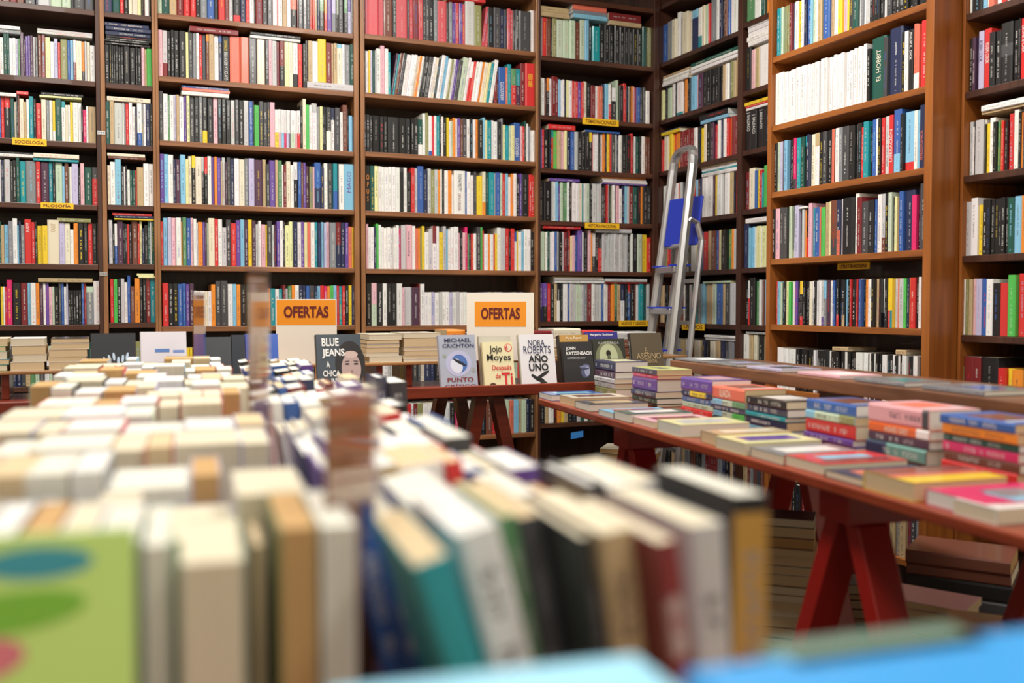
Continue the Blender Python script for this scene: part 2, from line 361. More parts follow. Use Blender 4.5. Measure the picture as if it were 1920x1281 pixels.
R_('M1', 1, 578, 667, 78, 'K4 T8 w11 y16+ d11 T5 T6 c10^l10 w5 h10 e8', lift=14)
R_('M1', 2, 303, 519, 84, 'K8+ w9 g3 w8 V5 T5 w9 v5 a6 K9 k9 h6 k9_y27 k12 p8 k8 k8 k9 s8 K7 k9 s10 b7 k3 G9- K8 K8 K5 p9')
R_('M1', 2, 519, 571, 72, 'w7_y40 w5_p40 w5_l40 w5_m40 w4_V40 w4_h40 w8_q40 w4_p40 w6_r40 k5++')
R_('M1', 2, 571, 668, 84, 'c6++ G6 w5 w10^s20+ h5 a5 k4 k3 K9_w45 w7^n28 K9 w6- B9+ k2 l6-- l5--')
R_('M1', 3, 303, 665, 88, 'v8 l8 w10 n4- u9- l10 a6- c6 k7^y25 c12 k5^s30 k6^r35 w7 v6 o5 v7 T3- s6 u3- K7 n7 w9 c11 h7 V11 u16 T7 K6- v11 T5 g8 w3- d5- c8 w6- k8^w38 b6 B5 v5 u6- O6- p4- b12_n45 n6- w7 K10 t8_b40 k3 w10 l18')
R_('M1', 4, 303, 665, 87, 'r5- l9 V7 p9 w10 o3- g7 b9 p5 w6 s3- o9- v4- u4- q3- c12 r7 w8 s8-- K9 r10- v8 l8 u7 y8 u7 w3- s3- w5 p8- y4- K9 s4- u5- v6 w6 K5 a8- a7 n8 w8 v6 a6 S6 w8 t6 n7 l5 V5 p6 h12 d10_n50 n8 v6 S7- y4-')
R_('M1', 5, 305, 488, 78, 'r10 k8 k8 b7 b6 v6 u7 w5-- c4-- w5-- w4-- c5-- w6-- o7 K8+ K12+ w8 l6 o7 k10 e5 k5 p8 d4')
R_('M1', 5, 488, 667, 76, 'h10 B3 o6- t9- w7- t6- d5 s5- g6 o6 w7 n7 n6 b6 K9 n5 l6 r7 m5 o5 G6 l6 r5 t5 r5 k6 y6 n6')
R_('M2', 0, 685, 1003, 78, 'k3 R5 R20 R10 B16 K6 R20 K5 R7 d9 R8 K6 K6 k8 h7 R17 K4 h6 v7 R6 v6 R5 s17+ O13 R6/ R6/ k10 K13 n6 K6 R6 R5 K4 K6 K22 w7+', lean=8)
R_('M2', 1, 685, 1003, 78, 'k5 w6 y4 V4 e5 s4 w9+ p9++ w7+ t5 u4/ t4/ B6/ K8/ w5/ w6/ w6/ w6/ c5/ o6/ w5/ k4/ k7/ K8/ w6/ c6/ K5/ w8+/ l7+/ w6/ O5/ w6/ v6/ K9/ q12+/ w6+/ w6_r60/ r5/ w6/ w6/ o6/ c8/ a5/ t6/ w8+/ k3 d7 k3 b15- S5- t8 r10^g45- u10^t45- d9+ r20+', lean=9)
R_('M2', 2, 685, 795, 67, 'k4 k6 k5 k14 k6 k8 k20 k13 k8 k5 k8 e8_w30')
R_('M2', 2, 795, 1003, 74, 'w6+ O6+ w7_b12 r4 w5 t6 k4+ w5 k7 y5 w4- q4- o5 w5 v6 B5 K8 w6 k6 w6 o6 k9 l5+ a4 t9 w6 w8 k7 h4+ a4- t8- q4- a7- b13 p5- r4- e4+ w4 h4- w3-- w5--')
R_('M2', 3, 688, 1003, 82, 'k9 e8 a7 w6 w5 w9 w5 w8 w8 k7^K10 w7 k7- r7 s6 b11+ n8 s6 O7 s7 o4 w3 k5 w7 o7 w3- w21 b4 w7 w6- K5 y12- c6_o30 e6 t10 s3 b9 q4 r6 l5 w5- o4 w6 k6- v4 k13 r6 r5')
R_('M2', 4, 688, 1003, 76, 'p4+ w5 w6 n4 G5+ w5+ w5 w5 w6 w6 w5 w5+ m4 s9+ p13+ w6+ S5 o4 O3 y5+ w8- s6 w7^d40+ w5+ y7- s6+ l4 w6 w5+ w9+ p3- k4 p5- m5+ g3- k4- r4- w5- K7+ G5+ r3 w7- o4- w6- r3- y4- w7+ s8+ r8+ k3 r6+ w5^b25 y3 w6 l4 w6+ w6+ k7')
R_('M2', 5, 688, 797, 77, 'k9 p9_q50 k10 w7 k7 k9 w9 p4- s13- u12- d2 w7')
R_('M2', 5, 797, 1001, 62, ' '.join(['w6.6', 'w6', 'V6', 'w7', 's5'] * 6 + ['w6']))
R_('M3', 0, 1013, 1222, 72, 'h5 r7 B8 k2 O7 q12 q10 q10 B9 q8+ l7+ k5 t13- k9 k8 k8 k9 k8 k8 k8 k8 k7 e7+ O5+ O5+')
R_('M3', 1, 1013, 1220, 69, 'q4 w7 B3 k5^o35 w6 d8+ d6+ l5 w3 w4 k5 a5 w7 r4 c3 r5 v6 r5 c6 k9 d9- w5- S10- n6 l7 w5_r45 k2 w10_k60- q5++ k8 r6+ k4 s5 k3 o2 p4 r5 b8 K5 K5 w8- w3-')
R_('M3', 2, 1013, 1221, 72, 'b4 r5 k10 k4 r6^t20 G7 T7 p8 a5 n8 b7 s7 k8 k7 k8 k6^y25 r4 w5 w6 k3 w5 o5 k3 y6 r3 K7 s5 n4 w6 k8 k10 r5+ k3 w4 e6 k4 w7 B5 B8')
R_('M3', 3, 1013, 1221, 72, 'k9 k16 s4 w4 l6 v4- q6 k2 g7 w5 k4 r2 w8 w6 c8 t2 w6 q8 k4 s11 s9 K7- k4 r3 s3 k3 O4 w5 k3 p7 w6- n6 l6 s4 d8 e10 k6 o4 k8 k9')
R_('M3', 4, 1013, 1221, 72, 'q9 a2 w4 e5 w5 w5 b4 s5 k6 w3 d6 k3 r5+ a3- p5- b6- v9+ w3 k9 p5+ o3 w8_K40 k5 k7_r60 s5 s6 s5 s6 s6 s5 s7 s6 s5 k5 w4 k9 q10 y11 r6-')
R_('M3', 5, 1013, 1220, 70, 'v6_n40 v9_k40 r7 k7 T5 k6_w55 k5 w9 b4 s7 s6 q6 q4 s6 h6 d8 w6 s4 s5 s4 b4 w5 w5 d5 o6 g6_e30 T6 n9_w55 k5 b6^r25 k7 B4 w5 t9 e6 s6')
R_('Ra', 0, 1236, 1383, 76, 'b12 h9 c8 w6++ K4 c12+ c8 n12^l20 w8_t30 c6 q6 r3 h13+ w6 n6 k5 B6+ b4+ w8+ w8+ b7+')
R_('Ra', 1, 1237, 1383, 66, 'a5- k4 q8- T3 w6 k2 w13_t10 B4 o6 k6 l11 p4 u10 k8 k9 k8 k9 k8 T2 w8 n4 O8 T4 T10+')
R_('Ra', 2, 1237, 1383, 70, 'r3- c8 c4 y6 r4 o9 d6 d6 d6 d6 w5 k10 y6- c5 k8 u5 r4- k4 w5 n4 w6 r5 o4 d6 d6 d5')
R_('Ra', 3, 1237, 1383, 74, 'w8 k4 O4 w8 r4 s3 k5 c6 d4 r5 l4 B5 n4 w8 w9 u3 y4 w8 k3 w8 T7 k3 r6')
R_('Ra', 4, 1237, 1383, 72, 'T5 O5 r3 l3 K6 s5 k8 w6 k6 s7 a8 b4 r7 k1 T3 B7 b4 r2 a4 k9 g5 o4 s5 r5')
R_('Ra', 5, 1237, 1383, 74, 'T6 k5 B3 s5 k6 w4 B5 w4 k5 s6 e9_t50 h6 l5 T10 c4 q5 b9 T4 K8 s14')
R_('Ra', 6, 1237, 1383, 74, 'k5 d5 k8 s5 h9 T6 w8 B4 c10 T6 n5 k4 a3 c8 T6 n7 K6 h9 k8')
R_('Rb', 0, 1392, 1452, 80, 'g14 w11 e6 o5 d4 T12')
R_('Rb', 1, 1392, 1452, 76, 'k8+ p6 T7 w18 d3 k6')
R_('Rb', 2, 1392, 1452, 74, 'k8 k8 k8 k14 k8')
R_('Rb', 3, 1392, 1452, 78, 'd5- c9 b4- y4- r4- t3-- G8 y6 r3 s3')
R_('Rb', 4, 1392, 1452, 84, 'n8 l3- l4- w3- a8- w3- a8- g5- w10-')
R_('Rb', 5, 1392, 1452, 84, 'k7 r3^w40 k9+ g6 w4 B3 l8 s3 v7 o3')
R_('Rb', 6, 1392, 1452, 84, 'w8 T6 d3 c5 k8 T9 n7 T3')
R_('O', 0, 1448, 1732, 98, 'k2 t7 q4 O4 O4 O4 d4 l4 w6 y5 w5 n5 b8 l4 q5 w5 T8 b12 T5 w9 w3 y8 p6 y4 K8 e9 w6 h5 w3 s6 k5 k5 k5 k5 k6 k4 s4 K8 k6 k6 k5 k6 k7 k6 k6 k5 k6 k6 k6 k5')
R_('O', 1, 1448, 1732, 106, 'w13 w3 w6 w6 w9 w9 w5 w5 w5 w4 w5 w4 w8 w5 w6 w6 w5 w6 w6 w5 w6 w5 w7 w6 w5 w5 w8 w6 w6 k5- e27+ K7 n25++ k7 w7 k8 S6_w25+ S6_w25+ S6+ r14+')
R_('O', 2, 1446, 1732, 103, 'k5 q6 V5 K5 l6 k8 k3 m5_K20 t7 e7 k8^t20 n5 c7 w9^T25 k9 K7 k8 S5 k3 w8 h7 K12 k12 K6 k8 r4- t10 k6- b8 w5 k6 r6 s8 r8 b15_l30+ k5 l18_r15 w7 l6 n10+ n8+')
R_('O', 3, 1446, 1732, 105, 'k4 p8 K8 K6 B4^g40 q5 k6_c15 V8 k6- s4- o2- k6_r40- p6 t5- b9- S3- G7- T8 a4 B13_K30 n6_S45 w5 k20 w7+ d9 K12- k11- b4- w8 s8_B25 k6 q7 k5- a5- o4- b8 n18 m9- k4 K14+')
R_('O', 4, 1453, 1727, 88, 'r3 l6 q3 k4 k4 a6 G5 G5 w4 v5 k4 k6^y30_r20 k4 k4 k4 c5 w5_s60 k4 w5 s4 w5 s5_v20 l6_h60 u4 w7 b5 n5 k5_r25 k6 k6_T25 l4 k6 r3 k6 k4 w3 r3 w3 b5 k4 o6 w6 w5 k6 T5 S6 k5 w7_n30 k6 y5_r35 y5_t35 s6 S6 s9 G6 n5 o6 r11 k5 w6 S4')
R_('O', 5, 1453, 1727, 84, 'w5 w9 w10 w12 k5 k5 k6 k6 k6 k7 w4 k6 k5 k6 k6 w5 k6 k6 k6 k5 k5 w4 k5 k5 k5 w13 w10 k4 w3 k5 w4 k6 k5 w9 k5 k7 w6 k4 w4 k5 w9 k4 k4 w8 w6 k7')
R_('Rc', 0, 1807, 1960, 105, 'w3 k15 l6 w4 S8 w9 r7 w9 k8 d6 w8 k8 w9 b8 r6 s9')
R_('Rc', 1, 1807, 1960, 112, 'k6- u5- n4- V9 r12 k10- k9- K21_k45^k35 k9 k4 r11 w8 k9 w8 b6 k8 h7')
R_('Rc', 2, 1807, 1960, 103, 's6 w4- k2 s15 w2 k2- y6- w10 k6- g4- y4- r5- r3- k5- r8 w9+ k5 o3 u8_K45+ w7+ k7+ s5 K6+ r6 w7 n7')
R_('Rc', 3, 1803, 1960, 104, 's12 w13+ y10- k9 k7 k7 k7 k7 k7 k5 e13 l14 o8 a4 d10 w8 T8 k7 n9')
R_('Rc', 4, 1803, 1960, 107, 'w5 O5 T6 p5 V10 b10 w12 k13- r14- G14+ r15+ w6+ a9+ K8 l9 w8')
R_('Rc', 5, 1803, 1960, 108, 'O3-- d16 d12 k28 r12-- y12-- o17-- q18-- c9 k9')
R_('O', 6, 1453, 1727, 84, 'k8 d12 B5 h6 k5 w7 r5 k12 s6 n8 T9 k6 e6 k9 c8 d6 k9 k8 r8 k7 w6- n10- o9 T12')
R_('Rc', 6, 1803, 1960, 95, 'k6 K7 k6 k8 s4 k5 o4 O12 q9 k6 r12 r9 k8 w7 s8 b7')

FILL = 'kkkwwcTBdrnbgeOhsKyou'
def fill(ck, row, x0, x1, hpx, pal=FILL, wmin=5, wmax=10):
    x = x0; t = []
    while x < x1: wv = random.randint(wmin, wmax); t.append(random.choice(pal) + str(wv) + random.choice(['', '', '-', '+'])); x += wv
    Rw(ck, row, x0, x1, hpx, ' '.join(t))
fill('M1', 6, 303, 667, 72); fill('M1', 7, 303, 667, 70)
fill('M2', 6, 688, 1003, 70, 'wwcTwhqksKnr'); R_('M2', 7, 760, 1003, 64, 'r10 w5 d6 O10 w9 w9 w9 K8 w6 w6 k9 m7 k3 y8 w9 w9 w9 k10 B11 r7 b6 l8 q10 S7 l9 T5 q8 n6 k8')
fill('M3', 6, 1013, 1221, 66, 'wcTkKhsnB'); R_('M3', 7, 1013, 1221, 62, 'k9 T7 w8 k6 o6 y6 T7 k7 k8 s6 e6 w6 e5 w6 e5 k7 h8 k9 d7 k8 B9 k7 k9 K8 T7 k9')
fill('L1', 6, 0, 190, 74, 'kKehgqTwn'); R_('L1', 7, 0, 190, 74, 'O6 c11 w8 T18 w8 w8 y4 n9 o5 k9 w8 T9 c9 k7 B9 s8 e7 w9')
fill('L2', 6, 205, 291, 74); fill('L2', 7, 205, 291, 74)
fill('Ra', 7, 1237, 1383, 70, 'nekgGhTBwst', 5, 9); fill('Rb', 7, 1392, 1452, 70, 'hTksew', 5, 8); fill('Ra', 8, 1237, 1383, 70, 'kKBTdhn', 5, 9); fill('Rb', 8, 1392, 1452, 70, 'kKBTdh', 5, 9)
fill('O', 7, 1453, 1727, 80, 'kKBTdh', 7, 12)

def H_(ck, row, x0, x1, toks):
    """books lying on top of a row; listed from the lowest up"""
    c = BYK[ck]; s0, s1 = c.s_(x0), c.s_(x1); y = c.ys[row]
    z = max([b['z'] + b['h'] for b in BOOKS if b['c'] is c and b['row'] == row and not b['lying'] and b['s1'] > s0 + .004 and b['s0'] < s1 - .004] or [c.z[row]]) + .0015
    for t in toks.split():
        th = float(t[1:]) * c.mpp(c.ref, y) * .92; j = random.uniform(-.006, .006)
        BOOKS.append(dict(c=c, row=row, x0=x0, x1=x1, s0=s0 + j, s1=s1 + j, z=z, h=th, bands=[(0, 1, t[0])], k=t[0], lean=0, area=(x1 - x0) * float(t[1:]) * .9, lying=True, dep=random.uniform(.0, .01), title=True, txt=[]))
        z += th + .0008
H_('L1', 1, 0, 46, 'h8 w7'); H_('L1', 1, 78, 180, 's5 s5'); H_('L1', 2, 0, 35, 'w7'); H_('L1', 2, 36, 58, 'r7'); H_('L1', 2, 82, 160, 'a4 k6')
H_('L1', 3, 0, 66, 'w6 k4'); H_('L1', 3, 68, 153, 't6 c9'); H_('L1', 4, 112, 175, 'O8'); H_('L1', 5, 70, 172, 'T8')
H_('L2', 1, 204, 288, 'k5 k4 k4 k4 n9 n9 n8'); H_('L2', 2, 208, 289, 'c9'); H_('L2', 3, 208, 278, 'B5 c6'); H_('L2', 4, 214, 288, 'y3 n5 r5'); H_('L2', 5, 258, 290, 'a4 a5')
H_('M1', 1, 363, 453, 'd11'); H_('M1', 1, 475, 568, 's6 k6'); H_('M1', 2, 347, 435, 'w8 S6 b5')
H_('M2', 0, 842, 910, 'r9 k6'); H_('M3', 0, 1014, 1066, 'T9 T12'); H_('M3', 0, 1075, 1138, 'l9 h7 S13'); H_('M3', 0, 1141, 1200, 'T9 d16')
H_('M3', 2, 1030, 1080, 'r10'); H_('M3', 2, 1098, 1162, 'b4'); H_('M3', 3, 1028, 1085, 'v6'); H_('M3', 3, 1130, 1212, 'v3 w4 w4 o4'); H_('M3', 4, 1018, 1088, 'r6')
H_('M3', 4, 1118, 1185, 's8 r4'); H_('M3', 5, 1040, 1133, 'w5 s4 T3'); H_('M3', 5, 1136, 1214, 'r3 s6')
H_('Ra', 1, 1240, 1288, 'w6 w5 w5 T4'); H_('Ra', 1, 1291, 1381, 'w7 w6 e7'); H_('Ra', 2, 1238, 1272, 'y7 n3'); H_('Ra', 2, 1310, 1362, 'l7 k11'); H_('Ra', 3, 1312, 1378, 'w7 t3 w6 T5')
H_('Ra', 5, 1316, 1368, 'q4'); H_('Ra', 6, 1320, 1378, 's5 w5'); H_('Rb', 1, 1398, 1440, 'w10 w10 w8 w9 w8'); H_('Rb', 2, 1394, 1437, 'w5 r4 y7'); H_('Rb', 4, 1396, 1438, 'w10'); H_('Rb', 6, 1398, 1437, 'w5')
H_('O', 3, 1496, 1512, 'w4'); H_('Rc', 2, 1832, 1920, 'T5 w12'); H_('O', 5, 1560, 1590, 'T8'); H_('O', 5, 1680, 1700, 'T9')
BOOKS.append(dict(c=BYK['M1'], row=1, x0=580, x1=665, s0=BYK['M1'].s_(579), s1=BYK['M1'].s_(664.5), z=BYK['M1'].z[1] + .0005, h=13.2 * BYK['M1'].mpp(485, 158), bands=[(0, 1, 's')], k='s', lean=0, area=1200, lying=True, dep=0, title=True, txt=[]))

def T_(ck, row, x, txt, col, f0, f1, way='up', wf=.6, bold=.0):
    """readable lettering on the spine at pixel column x of the row"""
    for b in BOOKS:
        if b['c'].key == ck and b['row'] == row and not b['lying'] and b['x0'] <= x < b['x1']:
            b['txt'].append((txt, col, f0, f1, way, wf, bold)); b['title'] = False; b['area'] = 1e6; return
T_('M1', 3, 656, 'MAGO', 'v', .38, .84, 'up', .42); T_('M1', 1, 430, 'GUY DE LA BEDOYERE', 'w', .04, .66, 'up', .42); T_('M1', 1, 430, 'ROMANOS', 'y', .69, .9, 'up', .4)
T_('M2', 1, 940, 'HERODOTO', 'w', .12, .6, 'up', .5); T_('M2', 2, 972, 'HERODOTO', 'w', .12, .6, 'up', .5); T_('M2', 1, 1000, '周\n易', 'y', .45, .75, 'flat', .5)
T_('M2', 3, 691, 'O\nP\nU\nS', 'o', .22, .8, 'flat', .6); T_('M2', 3, 858, 'THOMAS PIKETTY', 'k', .52, .93, 'down', .32); T_('M2', 3, 858, 'CAPITAL E IDEOLOGÍA', 'd', .08, .48, 'down', .32)
T_('M2', 3, 755, 'PAUL KRUGMAN', 'k', .1, .5, 'up', .5); T_('M2', 3, 755, 'ZOMBIS', 'k', .72, .94, 'up', .5); T_('M2', 4, 767, 'Raymond Aron', 'k', .3, .85, 'up', .4)
T_('L1', 4, 50, 'JUDT', 'w', .7, .92, 'up', .5); T_('L1', 4, 98, 'KANT', 'T', .72, .92, 'up', .4); T_('M2', 5, 711, 'Nicolás Moreno', 'w', .1, .8, 'up', .4)
T_('O', 1, 1636, 'EL HOBBIT', 'c', .3, .8, 'up', .3); T_('O', 1, 1698, 'PHILIP K. DICK', 'w', .5, .95, 'down', .5)
T_('O', 2, 1662, 'LIBERACIÓN', 'w', .2, .75, 'up', .8); T_('O', 2, 1716, 'PETRODIPLOMACIA', 'S', .14, .6, 'up', .5)
T_('O', 3, 1486, 'EL CLAN', 'w', .16, .4, 'up', .6)
T_('Rb', 2, 1400, 'J. BALDACCI', 'w', .5, .98, 'down', .6); T_('Rb', 2, 1411, 'J. BALDACCI', 'w', .4, .88, 'down', .6); T_('Rb', 2, 1422, 'J. BALDACCI', 'w', .5, .98, 'down', .6)
T_('Rc', 1, 1826, 'ROBIN COOK', 'n', .48, .84, 'down', .6); T_('Rc', 1, 1836, 'ROBIN COOK', 'w', .42, .76, 'down', .5); T_('Rc', 1, 1906, 'LEONE & CAÍA', 'w', .45, .88, 'down', .6); T_('Rc', 1, 1925, 'FITZEK', 'w', .72, .93, 'down', .5)

order = sorted([b for b in BOOKS if b['x1'] > 2 and b['x0'] < 1918 and not (b['row'] >= 6 and b['c'].key not in ('M2x',)) and not (b['row'] == 0 and b['c'].key == 'L1')], key=lambda b: -b['area'])
IND = {id(b) for b in order[:298]}
ROWN = ['top', 'second', 'third', 'fourth', 'fifth', 'sixth', 'seventh', 'eighth', 'ninth', 'tenth']
SHORT = dict(L1='left-end bookcase', L2='narrow left bookcase', M1='wide brown bookcase', M2='middle brown bookcase', M3='corner bookcase', Ra='ladder bookcase', Rb='narrow right bookcase', O='orange-wood bookcase', Rc='right-edge bookcase')
stuff = MB()
def shelf_book(b, mc, mp):
    c = b['c']; ex, ey = c.ex, c.ey; sz = b['s1'] - b['s0']
    bands = [(x, y, jit(PAL[k])) for x, y, k in b['bands']]
    d = random.uniform(.13, .165); hard = random.random() < .25; gl = random.random() < .35
    inkc = None
    if random.random() < .25: inkc = PAL[random.choice('yrblcw' if b['k'] not in LIGHT else 'rbndv')]
    if b['lying']:
        # spine along the shelf, thickness upward
        add_book(mc, mp, c.P(b['s0'], b['dep'], b['z'] + b['h']), -ZU, ey, ex, b['h'], sz, .14, bands, inkc=inkc, hard=hard, gloss=gl, title=True)
        return
    t = sz - .0006; ez = ZU; o = c.P(b['s0'] + .0003, b['dep'], b['z'] + .0004); exx = ex
    if b['lean']:
        a = math.radians(b['lean']); exx = ex * math.cos(a) - ZU * math.sin(a); ez = ZU * math.cos(a) + ex * math.sin(a); t *= math.cos(a)
        o = c.P(b['s0'] - math.sin(a) * b['h'] * .5 * 0, b['dep'], b['z'] + .0006 + t * math.sin(a))
    add_book(mc, mp, o, exx, ey, ez, t, b['h'], d, bands, inkc=inkc, hard=hard, gloss=gl, title=b['title'])
    for (txt, col, f0, f1, way, wf, bold) in b['txt']:
        off = -ey * (min(.003, t * .1) + .0006); L = (f1 - f0) * b['h']; W = t * wf
        tm = b['tm'] = b.get('tm') or MB()
        if way == 'up': text(tm, txt, o + off + exx * (t / 2 + W / 2) + ez * (f0 * b['h']), ez, -exx, L, W, ink(col), bold)
        elif way == 'down': text(tm, txt, o + off + exx * (t / 2 - W / 2) + ez * (f1 * b['h']), -ez, exx, L, W, ink(col), bold)
        else: text(tm, txt, o + off + exx * (t / 2 - W / 2) + ez * (f0 * b['h']), exx, ez, W, L, ink(col), bold, lh=1.0)
rows = {}
for b in BOOKS: rows.setdefault((b['c'].key, b['row'], b['lying']), []).append(b)
for (ck, r, ly), bs in rows.items():
    if not ly: bs.sort(key=lambda b: b['s0'])
    n = len(bs)
    for k, b in enumerate(bs):
        if id(b) not in IND: shelf_book(b, stuff, stuff); continue
        mb = MB(); shelf_book(b, mb, mb)
        col = CN[b['k']]; wpx = b['x1'] - b['x0']; size = 'thin' if wpx < 7 else ('thick' if wpx > 13 else 'medium')
        if ly: lab = '%s book lying flat, %s listed pile-top on the %s row, %s' % (col, ordinal(k + 1), ROWN[r], SHORT[ck])
        else:
            pos = '%s from the left' % ordinal(k + 1) if k < n / 2 else ('%s from the right' % ordinal(n - k) if k < n - 1 else 'last at the right end')
            lab = '%s %s spine, %s, %s row of the %s' % (size, col, pos, ROWN[r], SHORT[ck])
        if ly:
            under = [q for q in bs if abs(q['x0'] - b['x0']) < 3]; m_ = len(under); idx = under.index(b)
            where = 'alone' if m_ == 1 else ('topmost' if idx == m_ - 1 else ('lowest' if idx == 0 else '%s from the bottom' % ordinal(idx + 1)))
            piles = sorted({round(q['x0']) for q in bs}); pn = piles.index(round(b['x0'])) + 1
            pw = '' if len(piles) == 1 else (' of the left pile' if pn == 1 else (' of the right pile' if pn == len(piles) else ' of the middle pile'))
            lab = '%s book lying %s%s upon the %s row, %s' % (col, where, pw, ROWN[r], SHORT[ck])
        if b['txt']:
            tt = b['txt'][0][0].replace('\n', '')
            if tt.isascii() and sum(1 for q in BOOKS if q['txt'] and q['txt'][0][0] == b['txt'][0][0]) == 1: lab = '%s spine lettered %s on the %s row of the %s' % (col, tt, ROWN[r], SHORT[ck])
        o0 = Vector(mb.v[0]); ob = mb.build('shelf_book', None, o0)
        tag(ob, lab, 'book', 'books on the %s row of the %s' % (ROWN[r], SHORT[ck]))
        if b.get('tm'): tm = b['tm']; tm.build('spine_lettering', ob, o0)
so = stuff.build('shelved_books'); tag(so, 'the many smaller book spines packed on all the wall shelves', 'books', kind='stuff')

# shelf labels
def sign(ck, x0, x1, y0, y1, txt, lab, m_=M_YEL, dep=-.016):
    c = BYK[ck]; a = c.s_(x0); b_ = c.s_(x1); zt = c.pt((x0 + x1) / 2, y0).z; zb = c.pt((x0 + x1) / 2, y1).z
    o = c.P(a, dep, zb); mb = MB(); mb.box(o, c.ex * (b_ - a), c.ey * .002, ZU * (zt - zb), m_); ob = mb.build('shelf_label', None, o)
    tag(ob, lab, 'sign', 'yellow section labels on the shelf edges')
    tm = MB(); text(tm, txt, o - c.ey * .0006 + c.ex * (b_ - a) * .08 + ZU * (zt - zb) * .2, c.ex, ZU, (b_ - a) * .84, (zt - zb) * .6, M_DK, .02); tm.build('lettering', ob, o)
sign('L1', 29, 93, 261, 274, 'SOCIOLOGÍA', 'yellow shelf-edge label reading SOCIOLOGIA')
sign('L1', 80, 141, 381, 392, 'FILOSOFÍA', 'yellow shelf-edge label reading FILOSOFIA')
sign('M3', 1089, 1156, 224, 236, 'TEMAS NACIONALES', 'yellow shelf-edge label reading TEMAS NACIONALES')
sign('M3', 1094, 1158, 419, 429.5, 'HISTORIA NACIONAL', 'yellow shelf-edge label reading HISTORIA NACIONAL')
sign('M3', 1158, 1212, 601, 612, 'NUEVOS Y USADOS', 'yellow shelf-edge label reading NUEVOS Y USADOS')
sign('Ra', 1284, 1326, 607, 619, 'USADOS', 'yellow label behind the ladder feet, on the side wall shelf edge')
sign('O', 1524, 1583, 492, 505, 'LITERATURA MODERNA', 'dim ochre label reading LITERATURA MODERNA inside the orange-wood bookcase', dep=.12)
c = BYK['M3']; a = c.s_(1068); b_ = c.s_(1091); z = c.pt(1080, 822).z; mb = MB(); mb.box(c.P(a, -.02, z), c.ex * (b_ - a) + ZU * .008, c.ey * .002, ZU * .033, mat('sky_blue_card', lin((.25, .55, .85))))
tag(mb.build('shelf_label', None, c.P(a, -.02, z)), 'small sky blue tag on a low back shelf beyond the table corner', 'sign')
# metal joining plates on the dark post
c = BYK['L1']
for y in (250, 514):
    a = c.s_(187.5); b_ = c.s_(202); z = c.pt(195, y).z; mb = MB(); mb.box(c.P(a, -.015, z - .008), c.ex * (b_ - a), c.ey * .003, ZU * .016, M_ALU)
    for k in (.2, .5, .8): mb.box(c.P(a + (b_ - a) * k - .002, -.0158, z - .002), c.ex * .004, c.ey * .001, ZU * .004, M_GREEN)
    mb.build('joining_plate', c.e, c.P(a, 0, z))

# ------------------------------------------------------------------ room shell
def struct(name, o, ex, ey, ez, m_):
    mb = MB(); mb.box(o, ex, ey, ez, m_); tag(mb.build(name), kind='structure')
M_WALL = flat('plaster_wall', (.80, .77, .70), rough=.9)
M_FLOOR = wood('dark_floor_boards', (.16, .11, .08), (.26, .18, .13), rough=.5, scale=.4, along='Y')
struct('floor', (-2.6, -3, -.05), V3(5.75, 0, 0), V3(0, 8.0, 0), V3(0, 0, .05), M_FLOOR)
struct('ceiling', (-2.6, -3, 3.4), V3(5.75, 0, 0), V3(0, 8.0, 0), V3(0, 0, .05), M_WALL)
struct('wall_back', (-2.6, 4.955, 0), V3(5.75, 0, 0), V3(0, .05, 0), V3(0, 0, 3.4), M_WALL)
struct('wall_right', (3.115, -3, 0), V3(.05, 0, 0), V3(0, 7.95, 0), V3(0, 0, 3.4), M_WALL)
struct('wall_left', (-2.65, -3, 0), V3(.05, 0, 0), V3(0, 7.95, 0), V3(0, 0, 3.4), M_WALL)
struct('wall_front', (-2.6, -3.05, 0), V3(5.75, 0, 0), V3(0, .05, 0), V3(0, 0, 3.4), M_WALL)

# ------------------------------------------------------------------ helpers for loose books
def loose_book(name, o, ex, ey, ez, t, h, d, col, lab, group, pg=None, hard=False, bands=None, top=None, title=True, gloss=None, txts=(), prints=(), cat='book', lh=None, inkc=None):
    """a book with cover and page block as parts. top = colour of the board that shows; prints = [(u0,v0,u1,v1,colour)] on the front board, txts on spine"""
    o = Vector(o); e = empty(name, o, lab, cat, group)
    mc, mp = MB(), MB(); bc = bands or [(0, 1, col)]
    gl = random.random() < .4 if gloss is None else gloss
    add_book(mc, mp, o, ex, ey, ez, t, h, d, bc, pg=pg, hard=hard, title=title, gloss=gl, board=top or None, lh=lh, inkc=inkc)
    # printed areas on the board at ex = 0 side
    for pj, (u0, v0, u1, v1, cc) in enumerate(prints):
        lf = .0004 + .0002 * pj
        P = [o - ex * lf + ey * (d * u0) + ez * (h * v0), o - ex * lf + ey * (d * u1) + ez * (h * v0), o - ex * lf + ey * (d * u1) + ez * (h * v1), o - ex * lf + ey * (d * u0) + ez * (h * v1)]
        mc.quad(P, MG if gl else MC, PAL[cc] if isinstance(cc, str) else cc)
    mc.build('cover', e, o); mp.build('page_block', e, o)
    if txts:
        tm = MB()
        for (txt, cc, f0, f1, way, wf) in txts:
            off = -ey * (min(.003, t * .1) + .0006); L = (f1 - f0) * h; W = t * wf
            if way == 'up': text(tm, txt, o + off + ex * (t / 2 + W / 2) + ez * (f0 * h), ez, -ex, L, W, ink(cc), .01)
            else: text(tm, txt, o + off + ex * (t / 2 - W / 2) + ez * (f1 * h), -ez, ex, L, W, ink(cc), .01)
        tm.build('title', e, o)
    return e

